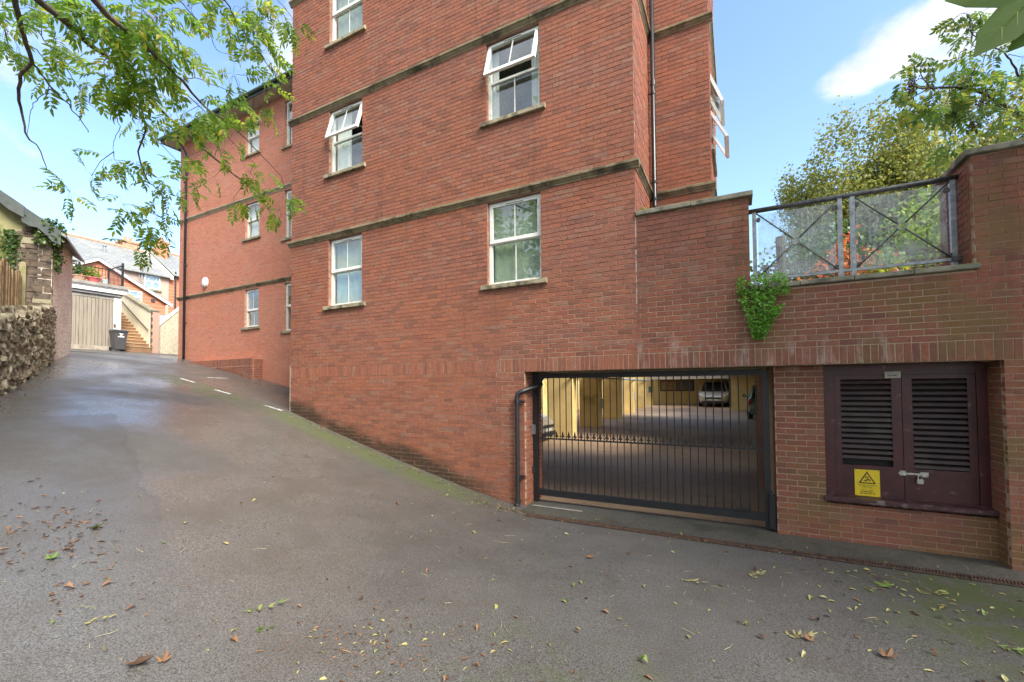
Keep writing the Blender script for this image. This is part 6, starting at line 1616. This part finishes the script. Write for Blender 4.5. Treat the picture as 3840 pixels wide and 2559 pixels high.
# creeper spilling over the sill
crp = thing('creeper', 'bright green creeper spilling over the sill at the left end of the balustrade', 'creeper', (.32,6.5,3.0))
mb = MB()
n = 0
while n < 1900:
    z = random.uniform(2.58, 3.42); f = (z-2.58)/.84
    xc = .30 + .03*math.sin(z*9); hwid = .05 + .24*min(1, f*1.5)**.9
    x = xc + random.uniform(-1,1)*hwid + (.04 if f > .62 else 0)
    if f < .66 and x > xc + hwid*.55 and f > .5: continue
    d = (.05+.09*math.sin(min(1,f+.15)*3.1))*random.random()**.6
    p = Vector((x, 6.535-d-.01, z))
    if z > 3.24: p.y = 6.50 + random.uniform(-.1,.22)
    leaf_quad(mb, p, random.uniform(.022,.044), random.random(), Vector((0,-1.0,.7)), 1.0); n += 1
stuff(mb.build('foliage', 'creeper_leaf', crp))
mb = MB()
for _ in range(14): x = random.uniform(.12,.5); mb.tube([(x,6.6,3.33),(x-.01,6.47,3.28),(.30+(x-.3)*.6,6.50,3.0),(.30+(x-.3)*.25,6.515,2.68)], [.004,.004,.003,.002], 4)
mb.build('stem', 'bark', crp)
leafy('weed_tuft', 'small yellow green weed growing on the coping at the foot of the downpipe', 'weed', (-1.2,6.62,4.60), .06, 40, .04, 'shrub_green')

# trees that stand across the drive, behind the camera (the windows mirror them)
for label, b, c, r, n, sd_ in (('tall dark tree across the drive, mirrored in the left windows', (-11,-9,1.8), (-11,-9,8.0), (3.4,3.0,3.8), 60, 11),
                               ('broad dark tree across the drive, mirrored in the right windows', (-2.5,-11,0), (-2.5,-11,7.0), (3.6,3.0,3.6), 62, 12),
                               ('dark tree at the right of the drive behind the camera', (6.5,-8.5,0), (6.5,-8.5,6.5), (3.0,2.8,3.2), 48, 13)):
    t = thing('roadside_tree', label, 'tree', b)
    cs = ell_centres(c, r, n, .35, sd_)
    trunk_limbs(t, b, (c[0],c[1],c[2]+1), .28, [q for q, k in cs[::6]], 'bark_dark')
    crown(t, cs, 75, .8, .24, 'dark_leaf')
cs = ell_centres((-4.8,-2.2,9.6), (3.8,3.2,3.0), 60, .3, 21)
crown(ash, cs, 70, .8, .20, 'ash_leaf', 0, 'crown')
cs = ell_centres((8.4,3.0,9.0), (4.2,3.0,4.4), 120, .2, 22)
crown(syc, cs, 95, .9, .24, 'dark_leaf', 0, 'crown')  # unseen crown, placed to shade the right end of the wall

# ------------------------------------------------------------------ leaves and twigs on the ground
def gnd(x, y, d=.006): return Vector((x, y, (.014 if (y > 6.2 and x > -3.1) else ground(x, y)) + d))
def fallen_mesh(seed, L, w, m):
    rr = random.Random(seed); mb = MB()
    leaflet(mb, Vector((-L/2,0,.004)), Vector((1,0,rr.uniform(.05,.35))).normalized(), Vector((0,rr.uniform(-.4,.4),1)).normalized(), L, w, 0.0, rr.uniform(.1,.45))
    me = mb.mesh('fallen_leaf'); me.materials.append(M[m]); return me
FY = [fallen_mesh(i, .075, .026, 'fallen_yellow') for i in range(4)]
FB_ = [fallen_mesh(i+9, .07, .034, 'fallen_brown') for i in range(4)]
FG = [fallen_mesh(i+19, .07, .03, 'fallen_green') for i in range(3)]
def scatter_pt():
    while True:
        x, y = random.uniform(-7.0, 3.2), random.uniform(1.2, 6.4)
        # inside the picture: between the left edge ray and the bottom edge
        if y < -.235*x - .05: continue
        f = (-x*.4587 + y*.8886)
        if f < 2.2: continue
        w = .25 + .75*sstep(-5, 1.5, x) + .6*sstep(3.2, 1.5, y)*sstep(-2,-6,x)
        if random.random() < w: return x, y
def drop(meshes, n, label, group, cat='leaf', pts=None):
    for i in range(n):
        x, y = scatter_pt() if pts is None else pts[i]
        o = bpy.data.objects.new('fallen_leaf', random.choice(meshes)); COL.objects.link(o)
        o.location = gnd(x, y); s = random.uniform(.4,1.2); o.scale = (s,s*random.uniform(.7,1.25),s*random.uniform(.6,2.6))
        o.rotation_euler = (random.gauss(0,.12), random.gauss(0,.12), random.uniform(0,6.28)); tag(o, label, cat, group)
drop(FY, 110, 'small pale yellow leaflet lying loose on the tarmac', 'yellow leaflets scattered over the tarmac')
drop(FB_, 70, 'small curled brown leaf lying loose on the tarmac', 'brown leaves scattered over the tarmac')
drop(FG, 26, 'small fresh green leaflet lying loose on the tarmac', 'green leaflets scattered over the tarmac')
# leaves washed together along the channel, the wall foot and in the hollow on the right
lit = MB(); lit2 = MB(); tw = MB()
def lit_leaf(mb, x, y, s):
    a = random.uniform(0,6.28); d = Vector((math.cos(a),math.sin(a),random.uniform(0,.3))).normalized()
    leaflet(mb, gnd(x,y,.004), d, Vector((random.gauss(0,.25),random.gauss(0,.25),1)).normalized(), s, s*random.uniform(.25,.5), random.random(), random.uniform(0,.2))
for _ in range(190):
    x = random.uniform(-2.9,3.0); lit_leaf(random.choice((lit,lit2,lit2)), x, 6.11+random.gauss(0,.05), random.uniform(.02,.06))
for _ in range(330):
    x = random.uniform(-9.0,-3.3); lit_leaf(random.choice((lit,lit2)), x, 6.5-abs(random.gauss(0,.20)), random.uniform(.02,.055))
for _ in range(120): lit_leaf(random.choice((lit,lit2)), random.gauss(-3.35,.3), 6.30+random.gauss(-.12,.12) if random.random()<.5 else 6.2, random.uniform(.02,.06))
for _ in range(150): lit_leaf(random.choice((lit,lit,lit2)), random.uniform(.6,3.3), random.uniform(4.0,6.0), random.uniform(.03,.075))
for _ in range(170): lit_leaf(lit2, random.gauss(-5.9,.6), random.gauss(1.75,.25), random.uniform(.025,.075))
for _ in range(90): lit_leaf(random.choice((lit2,lit2,lit)), random.gauss(-2.5,.35), random.gauss(2.35,.16), random.uniform(.015,.06))
for _ in range(120): lit_leaf(random.choice((lit2,lit)), random.uniform(-5,-1), random.uniform(4.2,6.2), random.uniform(.015,.045))
for _ in range(60): lit_leaf(random.choice((lit,lit2)), random.gauss(-2.35,.45), random.gauss(2.75,.2), random.uniform(.02,.06))
for _ in range(900):
    x, y = scatter_pt(); lit_leaf(random.choice((lit2,lit2,lit)), x, y, random.uniform(.010,.035))
for _ in range(60): lit_leaf(lit2, random.uniform(-15,-9), 0, .03) if False else None
for _ in range(150):
    s = random.uniform(2.0, LEN); p = FRW.P(s, 0, random.uniform(.02,.35)); lit_leaf(lit2, p[0], p[1], random.uniform(.03,.06))
lo = lit.build('leaf_litter', 'fallen_yellow'); lo['label'] = 'fine pale leaf litter washed along the drain and wall foot'; lo['category'] = 'leaf litter'; stuff(lo)
lo = lit2.build('leaf_litter', 'fallen_brown'); lo['label'] = 'fine brown leaf litter washed along the drain and wall foot'; lo['category'] = 'leaf litter'; stuff(lo)
for _ in range(90):
    x, y = scatter_pt(); a = random.uniform(0,6.28); L = random.uniform(.04,.16); p = gnd(x,y,.004); q = gnd(x+math.cos(a)*L, y+math.sin(a)*L,.006); mid = (p+q)/2 + Vector((random.gauss(0,.01),random.gauss(0,.01),.004))
    tw.tube([tuple(p),tuple(mid),tuple(q)], [.002,.0018,.001], 4)
lo = tw.build('twig_litter', 'twig_straw'); lo['label'] = 'thin straw coloured leaf stalks strewn over the tarmac'; lo['category'] = 'twigs'; stuff(lo)
# leaves one can point to
def fallen_compound(label, x, y, rz, m, seed, L=.24, ll=.075, lw=.024, pairs=5):
    mb = compound_leaf(seed, L, pairs, lw, ll, .5, .28); me = mb.mesh('fallen_spray'); me.materials.append(M[m])
    for v in me.vertices:
        v.co.y += .9*v.co.x*v.co.x*(1 if seed % 2 else -1); v.co.z = abs(v.co.z)*.35 + .005
    o = bpy.data.objects.new('fallen_spray', me); COL.objects.link(o); o.location = gnd(x, y, .004); o.rotation_euler = (0,0,rz); tag(o, label, 'leaf')
fallen_compound('whole pale green ash leaf flat on the tarmac at lower left', -3.72, 2.22, R(35), 'fallen_green', 71, .28, .08, .026)
fallen_compound('small dark green sprig just in front of the pale ash leaf', -3.40, 2.12, R(60), 'ash_leaf', 72, .12, .06, .02, 3)
fallen_compound('yellow ash leaf on the tarmac midway below the gate', -.60, 4.80, R(-20), 'fallen_yellow', 73)
fallen_compound('yellow ash leaf with spread leaflets right of the midway one', .10, 5.12, R(70), 'fallen_yellow', 74, .18)
fallen_compound('drab yellow ash leaf lying below the gate pier', .28, 4.08, R(10), 'fallen_yellow', 75, .2)
fallen_compound('yellow ash leaf on the moss near the drain', 1.45, 5.48, R(20), 'fallen_yellow', 76, .2)
fallen_compound('green ash leaf on the moss at lower right', 1.66, 4.62, R(-25), 'fallen_green', 77, .22, .07, .02, 6)
fallen_compound('straw coloured leaf stalk at far lower left', -4.68, 1.48, R(25), 'fallen_yellow', 78, .26, .03, .008, 3)
fallen_compound('yellow sprig with three leaflets at lower left', -4.40, 1.46, R(50), 'fallen_yellow', 79, .14, .06, .03, 2)
def fallen_maple(label, x, y, r, rz, m, rnd, droop=.05):
    mb = MB(); maple_leaf(mb, Vector((0,0,.012)), Vector((1,0,0)), Vector((0,1,0)), Vector((0,0,1)), r, rnd, droop)
    me = mb.mesh('fallen_lobed_leaf'); me.materials.append(M[m]); o = bpy.data.objects.new('fallen_lobed_leaf', me); COL.objects.link(o); o.location = gnd(x,y,.008); o.rotation_euler = (random.gauss(0,.1),random.gauss(0,.1),rz); tag(o, label, 'leaf')
fallen_maple('large pale green lobed leaf beside the drain on the right', 1.28, 5.52, .13, 2.6, 'fallen_green', .8)
fallen_maple('orange brown lobed leaf alone below the left end of the gate', -1.56, 4.90, .085, .6, 'fallen_brown', .9)
fallen_maple('crumpled brown leaf in the right foreground', .92, 4.05, .085, 1.0, 'fallen_brown', .1, -.5)
fallen_maple('reddish curled leaf left of the crumpled brown one', .46, 4.06, .06, 2.0, 'fallen_brown', .7, -.35)
fallen_maple('dead brown leaf clump at the bottom edge on the left', -3.68, 1.50, .12, .2, 'fallen_brown', .2, -.2)
fallen_maple('curled brown leaf at the bottom edge beside the dead clump', -3.55, 1.60, .07, 2.4, 'fallen_brown', .4, -.5)
fallen_maple('dark green crumpled leaf on the slope at far left', -5.80, 1.99, .085, 1.2, 'dark_leaf', .9, -.5)
fallen_maple('olive crumpled leaf nearer the left edge of the slope', -5.44, 1.58, .075, 2.2, 'fallen_green', .1, -.5)
